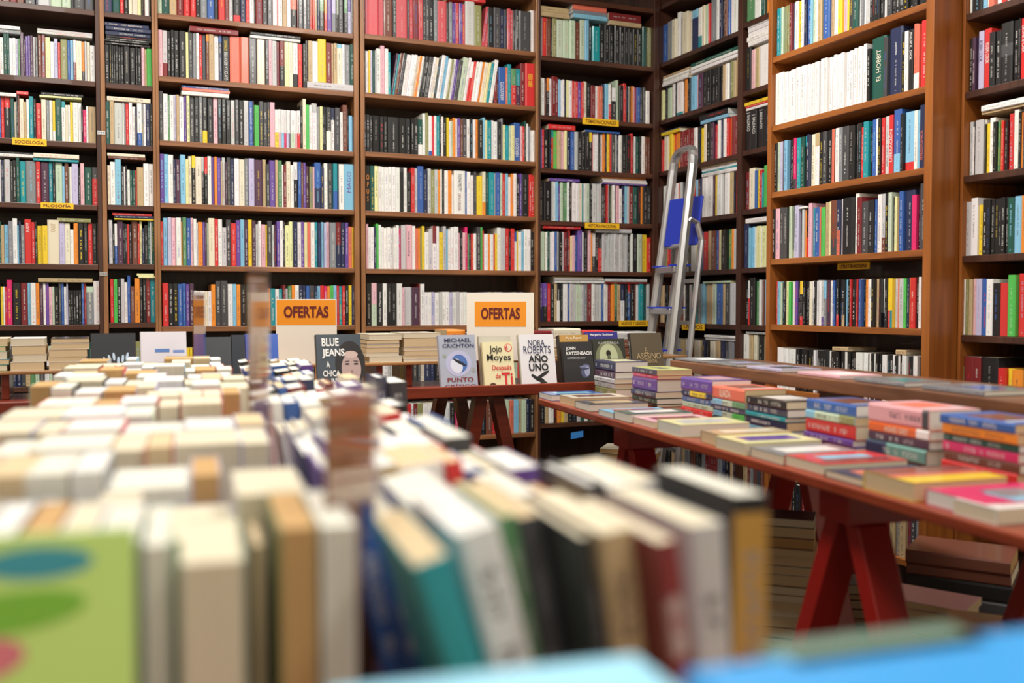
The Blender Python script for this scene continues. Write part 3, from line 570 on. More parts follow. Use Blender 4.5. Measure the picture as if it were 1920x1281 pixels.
# ------------------------------------------------------------------ the long sale table in front: frame (u along it, v across)
AZ = PSI + math.atan((370 - 960) / FP)
TA = V3(math.sin(AZ), math.cos(AZ), 0); TB = V3(math.cos(AZ), -math.sin(AZ), 0)
ZT = .785
def TP(u, v, z=ZT): return TA * u + TB * v + ZU * z
def uv_of(p): return p.dot(TA), p.dot(TB)
def table(lab, o, ux, vx, L, Wd, zt, th, m_, leg_m, legs, edge=None):
    e = empty('trestle_table', o, lab, 'table')
    mb = MB(); mb.box(Vector(o) + ZU * (zt - th), ux * L, vx * Wd, ZU * th, m_); mb.build('tabletop', e, o, bevel=.004)
    for (a, spread, inset) in legs:
        t = Vector(o) + ux * a
        bm_ = MB(); bm_.box(t + vx * inset - ux * .05 + ZU * (zt - th - .075), vx * (Wd - 2 * inset), ux * .10, ZU * .0745, leg_m); bm_.build('trestle_beam', e, o, bevel=.003)
        for side in (inset + .02, Wd - inset - .09):
            for sg in (-1, 1):
                top = t + vx * side + ux * (sg * .03 - .02) + ZU * (zt - th - .0755); bot = t + vx * side + ux * (sg * spread - .02)
                lg = MB(); d = top - bot
                P = [bot, bot + vx * .07, bot + vx * .07 + ux * .045, bot + ux * .045]
                lg.box(bot, vx * .07, ux * .045, d, leg_m); lg.build('leg', e, o, bevel=.003)
    return e
sale = table('long sale table covered with rows of upright paperbacks seen from above', TP(.12, -.36, 0), TA, TB, 2.95, .83, ZT, .03, W_RED, M_REDP, ((.45, .25, .08), (2.4, .25, .08)))

PGN = {0: 'white', 1: 'cream', 2: 'buff', 3: 'bright white', 4: 'tan'}
PGC = PAGE + [PTAN]
occupied = []
def fg_book(u, v, t, h, d, col, pgi, face, lean, lab, zb=ZT + .0005, hard=False, gloss=False, bands=None, twist=0, inkc=None, title=True, top=None):
    """u = front plane; face 'spine' shows the spine to the near end, 'pages' shows the fore-edge"""
    a = math.radians(lean); A, B = TA, TB
    if twist: tw = math.radians(twist); A = TA * math.cos(tw) + TB * math.sin(tw); B = TB * math.cos(tw) - TA * math.sin(tw)
    exx = B * math.cos(a) + ZU * math.sin(a); ez = ZU * math.cos(a) - B * math.sin(a)
    base = TP(u, v, zb) + B * (math.sin(a) * h)
    if face == 'spine': return loose_book('paperback_book', base, exx, A, ez, t, h, d, PAL[col] if isinstance(col, str) else col, lab, 'upright books on the long sale table', pg=PGC[pgi], hard=hard, bands=bands, gloss=gloss, lh=min(.014, t * .5), inkc=inkc, title=title, top=top)
    return loose_book('paperback_book', base + A * d + exx * t, -exx, -A, ez, t, h, d, PAL[col] if isinstance(col, str) else col, lab, 'upright books on the long sale table', pg=PGC[pgi], hard=hard, bands=bands, title=False, gloss=gloss)
# nearest right-hand row, spines to the viewer (column, left, right, top y, lean, pages)
near = [('t', 772, 852, 1042, 17, 2, 'bright teal spine with a pale panel, nearest row of the sale table'), ('w', 850, 940, 985, 15, 3, 'thick white spine beside the teal one, nearest row of the sale table'),
        ('g', 940, 968, 962, 11, 2, 'thin grass green spine in the nearest row of the sale table'), ('K', 968, 1018, 962, 10, 2, 'charcoal spine right of the green one, nearest sale table row'),
        ('k', 1022, 1112, 1004, 9, 1, 'thick blue-black spine in the nearest row of the sale table'), ('T', 1118, 1190, 990, 7, 1, 'cream yellow spine between black and maroon, nearest sale table row'),
        ('d', 1194, 1276, 1010, 8, 1, 'maroon spine with a pale figure, nearest row of the sale table'), ('s', 1286, 1362, 978, 4, 1, 'lavender white spine beside the black and gold volume'),
        ('k', 1370, 1446, 925, 0, 0, 'fat black volume with gold spine panel at the table corner')]
ztop = HC - .146
vprev = None
for (k, x0, x1, y, lean, pgi, lab) in near:
    p0 = onZ(x0, y, ztop); p1 = onZ(x1, y, ztop); u0, v0 = uv_of(p0); u1, v1 = uv_of(p1)
    if vprev is not None and v0 < vprev + .0006: v0 = vprev + .0006
    t = max(.008, (v1 - v0)); vprev = v0 + t
    h = (ztop - ZT - .002) / math.cos(math.radians(lean)) - t * math.tan(math.radians(lean)) * .6
    bands = None
    if k == 't': bands = [(0, .38, PAL['t']), (.38, .62, mix(PAL['t'], PAL['w'], .35)), (.62, 1, PAL['t'])]
    if k == 'k' and pgi == 0: bands = [(0, .30, PAL['k']), (.30, .93, lin((.72, .55, .25))), (.93, 1, PAL['k'])]
    if k == 'd': bands = [(0, .6, PAL['d']), (.6, .8, mix(PAL['d'], PAL['w'], .2)), (.8, 1, PAL['d'])]
    fg_book((u0 + u1) / 2, v0, t * math.cos(math.radians(lean)), h, .14, k, pgi, 'spine', lean, lab, bands=bands, inkc=PAL['h'] if k in 'kK' else None, title=k not in 't', top=PAL['k'] if pgi == 0 and k == 'k' else None)
# left near group: fore-edges to the viewer
def near_left(x0, x1, y, pgi, col, lab, d=.13, zt=ztop, face='pages', lean=0):
    p0 = onZ(x0, y, zt); p1 = onZ(x1, y, zt); u0, v0 = uv_of(p0); u1, v1 = uv_of(p1)
    fg_book((u0 + u1) / 2, v0, abs(v1 - v0) - .001, zt - ZT - .001, d, col, pgi, face, lean, lab)
near_left(-190, -62, 1015, 1, 'h', 'cream-edged book at the left frame edge behind the lime green cover'); near_left(-60, 20, 1015, 3, 'k', 'white-edged book behind the left half of the lime green cover')
near_left(22, 98, 1015, 4, 'B', 'tan-edged book between two pale ones behind the lime green cover'); near_left(100, 172, 1015, 1, 'w', 'cream-topped book directly behind the lime green cover')
near_left(174, 262, 1015, 0, 'h', 'pale pinkish-white book with grey cover right of the lime cover')
near_left(338, 462, 1052, 1, 'q', 'short fat cream block standing in the front left row', zt=ztop - .012); near_left(268, 322, 1020, 0, 'q', 'slim grey-white book left of the short fat cream block', zt=ztop - .004)
near_left(470, 500, 1020, 2, 'K', 'slim buff book squeezed between cream block and tall tan book', zt=ztop - .02, d=.1)
near_left(524, 600, 988, 4, 'O', 'tall tan-edged book in the front row, left of centre'); near_left(602, 672, 985, 0, 'w', 'tall white-edged book right of the tall tan-edged one')
# further rows
def fg_rows():
    r = 0; u = .775
    while u < 2.98:
        nm = ordinal(r + 2)
        # left block, pages to the viewer
        v = -.245 if u < 2.0 else -.30; k = 0
        if u < .9: v = -.30
        while v < .085:
            t = random.choice([.034, .04, .048, .056, .065, .03, .075]) * random.uniform(.9, 1.1)
            if v + t > .092: break
            k += 1
            pgi = random.choice([0, 0, 1, 1, 1, 2, 3, 4, 3]); zt = -.002 - random.choice([0, 0, .004, .008, .015, .03]); hh = ztop - ZT + zt + random.uniform(-.002, .002)
            col = random.choice('wwcTqVhsrlk'); dd = random.uniform(.115, .14)
            fg_book(u + random.uniform(0, .012), v, t - .001, hh, dd, col, pgi, 'pages', 0, '%s-edged book, %s from the left in the %s row, sale table left block' % (PGN[pgi], ordinal(k), nm))
            v += t
        # right block, leaning, spines to the viewer
        v = .108; k = 0
        lean = 12 - 4 * ((r * 7) % 3)
        vlim = .39 if u < .9 else (.335 if u < 1.95 else (.42 if u < 2.15 else .29))
        while v < vlim:
            t = random.choice([.018, .024, .03, .036, .042]) * random.uniform(.9, 1.1)
            if v + t > vlim: break
            k += 1
            pgi = random.choice([0, 1, 1, 3, 3, 2, 0]); hh = ztop - ZT - .006 - random.choice([0, 0, .004, .01, .02])
            col = random.choice('kkwwnKdrvbcTs'); le = lean * (1 - (v - .12) / .45)
            fg_book(u + random.uniform(0, .012), v, (t - .001) * math.cos(math.radians(le)), hh - t * math.sin(math.radians(le)), random.uniform(.12, .14), col, pgi, 'spine', le, '%s book, %s edges, %s in the %s row, sale table right block' % (CN[col], PGN[pgi], ordinal(k), nm), hard=random.random() < .25)
            v += t
        u += .158; r += 1
fg_rows()
# lime green children's book, cover to the viewer
def standing_cover(name, c0, right, up, nrm, W, Hh, t, col, lab, group=None, prints=(), texts=(), spine=None, pg=None, shapes=(), cat='book', gloss=False, hard=False):
    """a book showing its front board: c0 = lower left corner of the board, right/up unit vectors, nrm towards the viewer"""
    c0 = Vector(c0); e = empty(name, c0, lab, cat, group); mc, mp = MB(), MB()
    # spine on the left edge, thickness goes away from the viewer
    add_book(mc, mp, c0, -nrm, right, up, t, Hh, W, [(0, 1, spine or col)], board=col, pg=pg, title=spine is not None, gloss=gloss, hard=hard, lh=min(.008, t * .5))
    M = MG if gloss else MC
    def q(u0, v0, u1, v1, cc, lift=.0004):
        mc.quad([c0 + nrm * lift + right * (W * a_) + up * (Hh * b_) for a_, b_ in ((u0, v0), (u1, v0), (u1, v1), (u0, v1))], M, PAL[cc] if isinstance(cc, str) else cc)
    for p in prints: q(*p)
    for j, (cx, cy, rx, ry, cc, rot) in enumerate(shapes):
        n = 20; cr, sr = math.cos(rot), math.sin(rot); pts = []
        for i in range(n):
            x = rx * math.cos(2 * math.pi * i / n); y = ry * math.sin(2 * math.pi * i / n)
            pts.append(c0 + nrm * (.0005 + .00008 * j) + right * (W * (cx + x * cr - y * sr)) + up * (Hh * cy + W * (x * sr + y * cr)))
        mc.quad(pts, M, PAL[cc] if isinstance(cc, str) else cc)
    mc.build('cover', e, c0); mp.build('page_block', e, c0)
    if texts:
        tm = MB()
        for (txt, u0, v0, u1, v1, cc, bold) in texts:
            text(tm, txt, c0 + nrm * .0022 + right * (W * u0) + up * (Hh * v0), right, up, W * (u1 - u0), Hh * (v1 - v0), ink(cc), bold)
        tm.build('cover_lettering', e, c0)
    return e
tilt = math.radians(6)
p = onZ(-80, 1018, ztop - .0); u0, v0 = uv_of(p)
upv = (ZU * math.cos(tilt) + TA * math.sin(tilt)); nr = (-TA * math.cos(tilt) + ZU * math.sin(tilt))
LW, LH = .088 + .03, .172
pr = onZ(252, 1022, .972); ur, vr = uv_of(pr)
standing_cover('picture_book', TP(ur - .028, vr - LW, ZT + .015), TB, upv, nr, LW, .185, .012, lin((.78, .93, .52)), 'lime green picture book with blue, pink and orange shapes, front left corner', gloss=False,
    shapes=[(.55, .91, .26, .08, lin((.25, .62, .68)), 0), (.42, .76, .36, .10, lin((.50, .76, .25)), .1), (.24, .62, .26, .11, lin((.86, .50, .54)), .1), (.14, .42, .26, .2, lin((.88, .42, .18)), .3), (.3, .2, .2, .12, lin((.60, .78, .35)), 0)])

# piles lying at the near end with blue covers
def pile(p_, ux, vx, cols, W, L, lab, name='stacked_book', zb=ZT + .0005, group=None, pg=None, tops=None, pnt=()):
    z = zb
    for i, (k, th) in enumerate(cols):
        j = random.uniform(-.004, .004); last = i == len(cols) - 1
        o_ = Vector((p_.x, p_.y, z + th)) + ux * j
        where = 'topmost' if last else ('lowest' if i == 0 else '%s from the bottom' % ordinal(i + 1))
        loose_book(name, o_, -ZU, vx, ux, th, L, W, PAL[k] if isinstance(k, str) else k, lab % where, group, pg=pg, prints=pnt if last else (), gloss=False)
        z += th + .0006
P0 = onZ(1290, 1268, .949); u0, v0 = uv_of(P0)
pile(TP(u0, v0), -TA, TB, [('n', .034), ('w', .03), ('r', .032), ('c', .032), (lin((.16, .58, .85)), .036)], .20, .16, '%s book of the near pile under the sky blue cover', group='blue-topped pile at the near end of the sale table')
P0 = onZ(620, 1305, .944); u1, v1 = uv_of(P0)
pile(TP(u1, v1), -TA, TB, [('k', .034), ('w', .032), ('g', .032), ('c', .032), (lin((.55, .80, .90)), .028)], v0 - v1 - .008, .15, '%s book of the near pile topped by a pale turquoise cover', group='turquoise-topped pile at the near end of the sale table', pnt=[(.3, .2, .5, .6, lin((.75, .83, .55))), (.6, .5, .9, .8, lin((.85, .9, .92)))])
P0 = onZ(1440, 1226, .949); u2, v2 = uv_of(P0)
pile(TP(u2, v2), -TA, TB, [('k', .034), ('w', .032), ('T', .032), ('c', .034), (lin((.40, .52, .46)), .032)], .11, max(.03, u2 - u0 - .012), '%s book of the grey-green-topped pile behind the blue one', group='grey-green-topped pile at the near end of the sale table')
# acrylic price holders between the two blocks
def holder(x, y0, y1, D, wd, lab, pr):
    base = atD(x, y1, D); e = empty('sign_holder', base, lab, 'sign holder', 'acrylic sign holders on the sale table')
    tw = math.radians(pr); a = TA * math.cos(tw) + TB * math.sin(tw); n = a.cross(ZU)
    top = atD(x, y0, D).z; zb = ZT + .001; o_ = Vector((base.x, base.y, zb)) - a * (wd / 2)
    mb = MB(); mb.box(o_ + n * .0015, a * (wd + .012), -n * .0015, ZU * (top - zb), M_ACR); mb.box(o_ + n * .05, a * wd, -n * .08, ZU * .002, M_ACR)
    mb.build('acrylic_sleeve', e, base)
    mb = MB(); M_ = MC; H = top - zb
    mb.box(o_ - n * .0004 + a * .004 + ZU * .003, a * (wd - .008), -n * .0012, ZU * (H - .012), MC, lin((.72, .45, .22)))
    for (v0_, v1_, cc) in ((.80, .97, (.45, .20, .17)), (.74, .78, (.80, .62, .45)), (.45, .72, (.80, .52, .25)), (.3, .36, (.45, .25, .16))):
        for off in (-.0018,):
            mb.quad([o_ + n * off + a * (.006 if k in (0, 3) else wd - .006) + ZU * (H * (v0_ if k < 2 else v1_)) for k in range(4)], MC, lin(cc))
    mb.build('insert_card', e, base)
holder(485, 505, 760, 1.42, .13, 'tall acrylic holder with brown card, seen almost edge-on', 15)
holder(660, 722, 950, .76, .105, 'large blurred acrylic holder with orange-brown card in the foreground', 30)
holder(373, 548, 650, 2.9, .12, 'small distant acrylic holder before the left rows', 15)

# ------------------------------------------------------------------ right-hand trestle table
VP = 385
AZ2 = PSI + math.atan((VP - 960) / FP); RA = V3(math.sin(AZ2), math.cos(AZ2), 0); RB = V3(math.cos(AZ2), -math.sin(AZ2), 0)
ZR = HC - .325
pf = onZ(1012, 747, ZR); pn = onZ(1920, 1008, ZR)
vf = (pf.dot(RB) + pn.dot(RB)) / 2; uf = pf.dot(RA)
def RP(u, v, z=ZR): return RA * u + RB * v + ZU * z
rt = table('red-brown trestle table at the right holding stacks of pocket classics', RP(.35, vf, 0), RA, RB, uf - .35, .80, ZR, .022, W_RED, M_REDP,
           ((onZ(1500, 888, ZR).dot(RA) - .35, .30, .07), (onZ(1120, 779, ZR).dot(RA) - .35, .30, .07)))
# riser
e = empty('display_riser', RP(.35, vf + .47, ZR), 'brown plank riser along the rear of the right-hand table', 'shelf')
mb = MB(); mb.box(RP(.35, vf + .45, ZR + .095), RA * (uf - .45), RB * .30, ZU * .035, W_RIS); mb.build('board', e, e.location, bevel=.003)
for a in (.1, 1.1, 2.1, 2.9):
    if a < uf - .6: mb = MB(); mb.box(RP(.35 + a, vf + .60, ZR + .0005), RA * .03, RB * .13, ZU * .094, W_RIS); mb.build('support', e, e.location)
for i, (u, k, pc, th) in enumerate(((2.95, 'h', 'w', .007), (2.72, 'h', 'V', .008), (2.47, 'V', 'n', .008), (2.2, 'p', 'w', .008), (1.95, 'h', 't', .009), (1.70, 'h', 'b', .011), (1.38, 'm', 'p', .009), (1.16, 'y', 'o', .008))):
    loose_book('flat_book', RP(u, vf + .47, ZR + .131 + th), -ZU, RB, RA, th, .19, .13, PAL[k], '%s covered book lying on the riser, %s from its far end' % (CN[k], ordinal(i + 1)), 'books lying on the riser', prints=[(.2, .2, .8, .6, pc)])
# stacks: (base left px, base right px, [colour, thickness px, spine options]) listed from the top down
STK = [((1121, 738), (1169, 746), 'n22 u14 s10 s12 O18', 22), ((1179, 754), (1240, 765), 'n12 m8 v28 n14 e12 k6', 13), ((1254, 777), (1324, 789), 'v30 n12 b14 q12 r12 t5', 30),
       ((1327, 789), (1402, 801), 'S30 q14 n12 q14 k12', 30), ((1408, 800), (1515, 823), 'k18 n18 t10 n21 l11', 18), ((1513, 826), (1628, 853), 'b26 q20 r33 v15 v12', 26),
       ((1638, 856), (1772, 879), 'p47 o23 u22 t36 n8', 47), ((1790, 886), (1950, 918), 'b24 o25 e20 m24 B24 r25 e12', 24)]
SN = ['farthest', 'second', 'third', 'fourth', 'fifth', 'sixth', 'seventh', 'nearest']
vs = sum(onZ(a[0], a[1], ZR).dot(RB) for a, _, _, _ in STK[:7]) / 7
for si, (pa, pb, toks, _t) in enumerate(STK):
    a = onZ(*pa, ZR); b_ = onZ(*pb, ZR); ua, ub = a.dot(RA), b_.dot(RA); L = .185
    um = (ua + ub) / 2; mpp = um * 1.0 / FP * .98
    zz = ZR + .0006; toks = toks.split()[::-1]
    for i, t in enumerate(toks):
        th = float(t[1:]) * mpp * .93; k = t[0]; j = random.uniform(-.004, .004); last = i == len(toks) - 1
        where = 'topmost' if last else ('lowest' if i == 0 else '%s up' % ordinal(i + 1))
        lab = '%s book, %s in the %s stack on the right table' % (CN[k], where, SN[si])
        txts = (); title = True; prints = ()
        if k == 'S': txts = (('ILIADA', 'c', .3, .62, 'x', .55),); title = False
        if k == 'o' and si == 6: txts = (('AGNES GREY', 'c', .28, .68, 'x', .6),); title = False
        if k == 'n' and si == 4 and i == 1: txts = (('EL SEÑOR DE BEMBIBRE', 'w', .12, .6, 'y', .4),); title = False
        if last: prints = [(.15, .2, .85, .7, {'K': 'h', 'n': 'a', 'v': 'p', 'S': 'B', 'k': 'w', 'b': 'B', 'p': 'S', }.get(k, 'w')), (.1, .78, .9, .84, 'w')]
        bands = None; top = None
        if last and si == 1: top = lin((.86, .88, .55)); prints = [(.3, .3, .6, .7, 'h')]
        if si == 5 and k == 'q': bands = [(0, .3, PAL['O']), (.3, .8, PAL['q']), (.8, 1, PAL['l'])]
        if si == 3 and k == 'q': bands = [(0, .35, jit(PAL['G'] if i == 1 else PAL['g'])), (.35, .65, PAL['q']), (.65, 1, PAL['l'])]
        if si == 6 and k == 'o': bands = [(0, .2, PAL['w']), (.2, 1, lin((.86, .38, .15)))]
        if si == 6 and k == 't': bands = [(0, .64, lin((.42, .60, .56))), (.64, 1, PAL['n'])]
        if si == 6 and k == 'p': bands = [(0, .1, PAL['K']), (.1, 1, lin((.86, .64, .66)))]
        if si == 2 and k == 'n': bands = [(0, .2, PAL['n']), (.2, .72, PAL['y']), (.72, 1, PAL['n'])]
        # spine faces -RB; height of the book runs along -RA (far to near)
        o_ = RP(um + L / 2 + j, vs + random.uniform(-.004, .004), zz + th)
        loose_book('stacked_book', o_, -ZU, RB, -RA, th, L, .122, PAL[k], lab, 'stacked pocket books on the right-hand table', bands=[(1 - y, 1 - x, c_) for x, y, c_ in bands][::-1] if bands else None, top=top, prints=prints, title=title, txts=[(q[0], q[1], q[2], q[3], 'up' if q[4] == 'x' else 'down', q[5]) for q in txts], lh=min(.012, th * .5))
        zz += th + .0006
# flat books along the front edge
FL = [(1009, 'b', 'l', .020, 0), (1042, 'c', 'B', .026, 2), (1075, 'K', 'T', .022, 0), (1120, 'l', 'r', .016, 0), (1147, 'e', 'w', .024, 0), (1177, 'p', 'd', .018, 1), (1228, 'a', 's', .030, 0),
      (1300, 'T', 'c', .028, 2), (1335, 'a', 'v', .026, 1), (1395, 'h', 'w', .020, 1), (1455, 'r', 'l', .022, 1), (1530, 'n', 'S', .014, 1), (1605, 'y', 'S', .032, 2), (1713, 'm', 'l', .026, 3), (1850, 'w', 'p', .024, 1)]
us = [onZ(x, 747 + (x - 1012) * .2875, ZR).dot(RA) for x, *_ in FL] + [1.26]
for i, (x, k, k2, th, pgi) in enumerate(FL):
    g = us[i] - us[i + 1]; Wd = min(.128, g - .003); z = ZR + .0006
    pr = [(.25, .15, .75, .85, k2)] if k not in 'y' else [(0, 0, .45, 1, 'B'), (.45, 0, .62, 1, 'S')]
    if k == 'm': pr = [(.45, .3, 1, 1, 'l'), (.3, .35, .75, .75, 'h')]
    if k == 'r': pr = [(.3, .2, .6, .8, 'l'), (.7, .1, .85, .9, 'K')]
    # spine on the far side (+RA), length across the table, front board up
    o_ = RP(us[i], vf + .005 + random.uniform(0, .015), z + th)
    loose_book('flat_book', o_, -ZU, -RA, RB, th, .19, Wd, PAL[k], '%s covered book lying at the table edge, %s from the far end' % (CN[k], ordinal(i + 1)), 'books lying along the front edge of the right-hand table', pg=PGC[pgi], prints=pr, gloss=True)

# ------------------------------------------------------------------ display table before the back wall
YL = 3.30
zl = onY(950, 722, YL).z; zl2 = onY(950, 742, YL).z; xl0 = onY(-40, 700, YL).x; xl1 = onY(1118, 700, YL).x
e = empty('display_table', (xl0, YL, 0), 'reddish-brown display table with raised front ledge before the back shelves', 'table')
def part(par, name, o_, ex, ey, ez, m_, bev=.003): mb = MB(); mb.box(o_, ex, ey, ez, m_); return mb.build(name, par, o_, bevel=bev)
xt1 = 2.28
part(e, 'front_ledge', V3(xl0, YL, zl2), V3(xl1 - xl0, 0, 0), V3(0, .022, 0), V3(0, 0, zl - zl2), W_REDX)
ZD = zl - .022
part(e, 'tabletop', V3(xl0, YL + .0225, ZD - .02), V3(xl1 - xl0, 0, 0), V3(0, .55, 0), V3(0, 0, .02), W_REDX)
for x in (690, 60, 905):
    xx = onY(x, 760, YL + .1).x
    for yy in (YL + .08, YL + .5):
        for sg in (-1, 1):
            mb = MB(); mb.box(V3(xx + sg * .20, yy, 0), V3(.045, 0, 0), V3(0, .05, 0), V3(-sg * .17, 0, ZD - .0205), W_REDX); mb.build('leg', e, V3(xx, yy, 0))
# raised board on uprights
YB = 3.60; ZB = onY(760, 679, YB).z
e2 = empty('raised_shelf', (xl0, YB, ZD), 'thin plywood shelf raised on brown uprights above the display table', 'shelf')
part(e2, 'board', V3(xl0, YB, ZB - .012), V3(xt1 - xl0 + .05, 0, 0), V3(0, .26, 0), V3(0, 0, .012), W_PLY)
for x in (8, 105, 716, 772, 905, 1060):
    xx = onY(x, 700, YB).x; part(e2, 'upright', V3(xx - .012, YB + .03, ZD + .0005), V3(.024, 0, 0), V3(0, .2, 0), V3(0, 0, ZB - .013 - ZD), W_REDX)
# uprights rest on tabletop depth; display books lean on the shelf front
lt = math.radians(11); dup_ = ZU * math.cos(lt) + V3(0, 1, 0) * math.sin(lt); dn = V3(0, -1, 0) * math.cos(lt) + ZU * math.sin(lt); dr = V3(1, 0, 0)
def disp(x0, x1, ytop, lab, col, Y=YL + .045, t=.022, **kw):
    a = onY(x0, 700, Y).x; b_ = onY(x1, 700, Y).x; zt = onY((x0 + x1) / 2, ytop, Y + .04).z; z0 = ZD + .001 + t * math.sin(lt); Hh = (zt - z0) / math.cos(lt)
    return standing_cover('display_book', V3(a, Y, z0), dr, dup_, dn, b_ - a, Hh, t, col, lab, 'books standing cover-out on the display table', **kw)
skin = lin((.72, .62, .60)); 
disp(597, 681, 627, 'dark portrait cover reading BLUE JEANS at the left of the display table', lin((.27, .31, .35)), gloss=True, spine=lin((.2, .18, .17)),
     texts=[('BLUE', .12, .80, .5, .94, 'w', .03), ('JEANS', .12, .60, .62, .76, 'w', .03), ('A', .2, .45, .28, .55, 'w', .02), ('CHICA', .12, .30, .5, .40, 'w', .02), ('INVISIBLE', .3, .16, .75, .27, 'w', .02)],
     shapes=[(.74, .50, .34, .52, lin((.16, .15, .16)), 0), (.76, .42, .22, .36, skin, 0), (.76, .66, .16, .08, lin((.80, .70, .67)), 0), (.67, .50, .055, .022, lin((.2, .17, .18)), 0), (.87, .50, .055, .022, lin((.2, .17, .18)), 0),
             (.67, .545, .06, .012, lin((.3, .24, .24)), .1), (.87, .545, .06, .012, lin((.3, .24, .24)), -.1), (.77, .36, .03, .05, lin((.6, .48, .46)), 0), (.77, .245, .07, .025, lin((.55, .36, .38)), 0)])
disp(829, 897, 628, 'pale blue-grey cover reading MICHAEL CRICHTON, PUNTO CRITICO', lin((.66, .68, .74)),
     texts=[('MICHAEL', .14, .87, .88, .935, 'n', .02), ('CRICHTON', .08, .77, .95, .835, 'n', .02), ('PUNTO', .16, .15, .88, .225, 'd', .02), ('CRÍTICO', .08, .04, .95, .115, 'd', .02)],
     shapes=[(.5, .48, .36, .34, lin((.72, .72, .84)), .3), (.52, .48, .22, .24, lin((.30, .44, .70)), .2), (.44, .44, .16, .2, lin((.85, .86, .92)), .5), (.53, .5, .2, .04, lin((.12, .15, .2)), -.5), (.12, .62, .05, .05, lin((.6, .62, .58)), 0), (.9, .36, .06, .06, lin((.62, .62, .62)), 0)])
disp(905, 964, 630, 'cover half hidden behind the cream JOJO MOYES book', lin((.74, .72, .66)), Y=YL + .075, t=.02)
disp(911, 967, 641, 'cream cover reading Jojo Moyes with red title', lin((.91, .87, .70)),
     texts=[('Jojo', .2, .74, .62, .92, 'k', .01), ('Moyes', .1, .56, .9, .74, 'k', .01), ('Después', .25, .37, .9, .50, 'r', .01), ('de', .35, .22, .52, .33, 'r', .01), ('Ti', .55, .08, .92, .34, 'r', .02), ('6', .74, .83, .82, .92, 'r', .02)],
     shapes=[(.84, .87, .13, .13, lin((.83, .30, .27)), 0), (.84, .875, .105, .105, lin((.93, .86, .74)), 0), (.25, .06, .12, .1, lin((.35, .2, .18)), 0)])
disp(980, 1045, 627, 'white cover reading NORA ROBERTS, ANO UNO with a black eagle', lin((.90, .89, .90)), spine=lin((.75, .73, .66)),
     texts=[('NORA', .25, .78, .72, .90, 'n', .0), ('ROBERTS', .1, .64, .88, .78, 'n', .0), ('AÑO', .22, .47, .78, .63, 'k', .03), ('UNO', .22, .31, .78, .45, 'k', .03)],
     shapes=[(.5, .15, .17, .06, lin((.13, .13, .14)), -.4), (.60, .23, .22, .045, lin((.15, .15, .16)), .5), (.36, .20, .10, .04, lin((.15, .15, .16)), -.7), (.63, .08, .12, .05, lin((.18, .18, .19)), -.3), (.31, .23, .04, .03, lin((.1, .1, .1)), 0)])
disp(1056, 1110, 628, 'black cover with ochre top band behind the KATZENBACH book', lin((.22, .20, .18)), Y=YL + .078, t=.03, prints=[(.0, .86, 1, 1, lin((.72, .56, .30)))], texts=[('Ayn Rand', .2, .90, .75, .965, 'c', .01)])
disp(1062, 1118, 641, 'black cover reading JOHN KATZENBACH with a blue face', lin((.19, .19, .20)),
     texts=[('JOHN', .08, .80, .4, .89, 'w', .03), ('KATZENBACH', .08, .70, .92, .78, 'w', .03), ('LA HISTORIA DEL LOCO', .1, .61, .7, .65, 's', .01)],
     shapes=[(.68, .34, .15, .22, lin((.34, .36, .48)), -.2), (.74, .33, .09, .16, lin((.62, .64, .76)), -.1), (.66, .44, .17, .03, lin((.5, .52, .66)), .1), (.66, .38, .16, .025, lin((.26, .27, .38)), .1)])
disp(1108, 1166, 622, 'blue cover reading Margarita Stolbizer behind the green-lit cover', lin((.20, .20, .52)), Y=YL + .078, t=.025, texts=[('Margarita Stolbizer', .1, .91, .85, .965, 'w', .01)])
disp(1116, 1178, 635, 'dark green-lit cover with a small standing figure, KAMI GARCIA', lin((.20, .21, .18)), spine=lin((.1, .1, .1)),
     texts=[('KAMI GARCIA', .2, .88, .82, .93, 's', .0)],
     shapes=[(.5, .55, .42, .5, lin((.48, .50, .38)), 0), (.48, .6, .28, .36, lin((.74, .77, .62)), 0), (.48, .68, .07, .09, lin((.14, .14, .12)), 0), (.49, .56, .05, .12, lin((.35, .38, .28)), 0), (.465, .42, .014, .1, lin((.3, .28, .24)), 0), (.51, .42, .014, .1, lin((.3, .28, .24)), 0)])
disp(1190, 1248, 624, 'brown-olive cover reading EL ASESINO ACCIDENTAL', lin((.38, .34, .27)), spine=lin((.14, .12, .12)),
     texts=[('EL', .42, .60, .52, .70, 'T', .0), ('ASESINO', .14, .48, .92, .60, 'T', .0), ('ACCIDENTAL', .25, .40, .80, .47, 'T', .0)])
# more stock at the far left of the display table
disp(172, 256, 625, 'black cover with white feather lettering at the left of the display table', lin((.12, .13, .15)), shapes=[(.3 + .1 * i, .60 + .03 * (i % 3), .03, .10, lin((.75, .82, .9)), .3 - .1 * i) for i in range(6)])
disp(266, 352, 622, 'white cover with blue handwriting line on the display table', lin((.86, .84, .87)), texts=[('~~~ ~~~~', .35, .72, .95, .78, 'b', .01)] if False else (), prints=[(.3, .70, .62, .75, lin((.35, .5, .75))), (.7, .69, .95, .73, lin((.45, .55, .78)))])
disp(385, 436, 632, 'charcoal cover standing between white and blue ones on the display table', lin((.24, .25, .27)))
disp(438, 462, 628, 'dark slim book edge beside the charcoal display cover', lin((.12, .15, .2)))
disp(464, 525, 626, 'blue cover standing right of the charcoal one on the display table', lin((.18, .35, .72)), gloss=True)
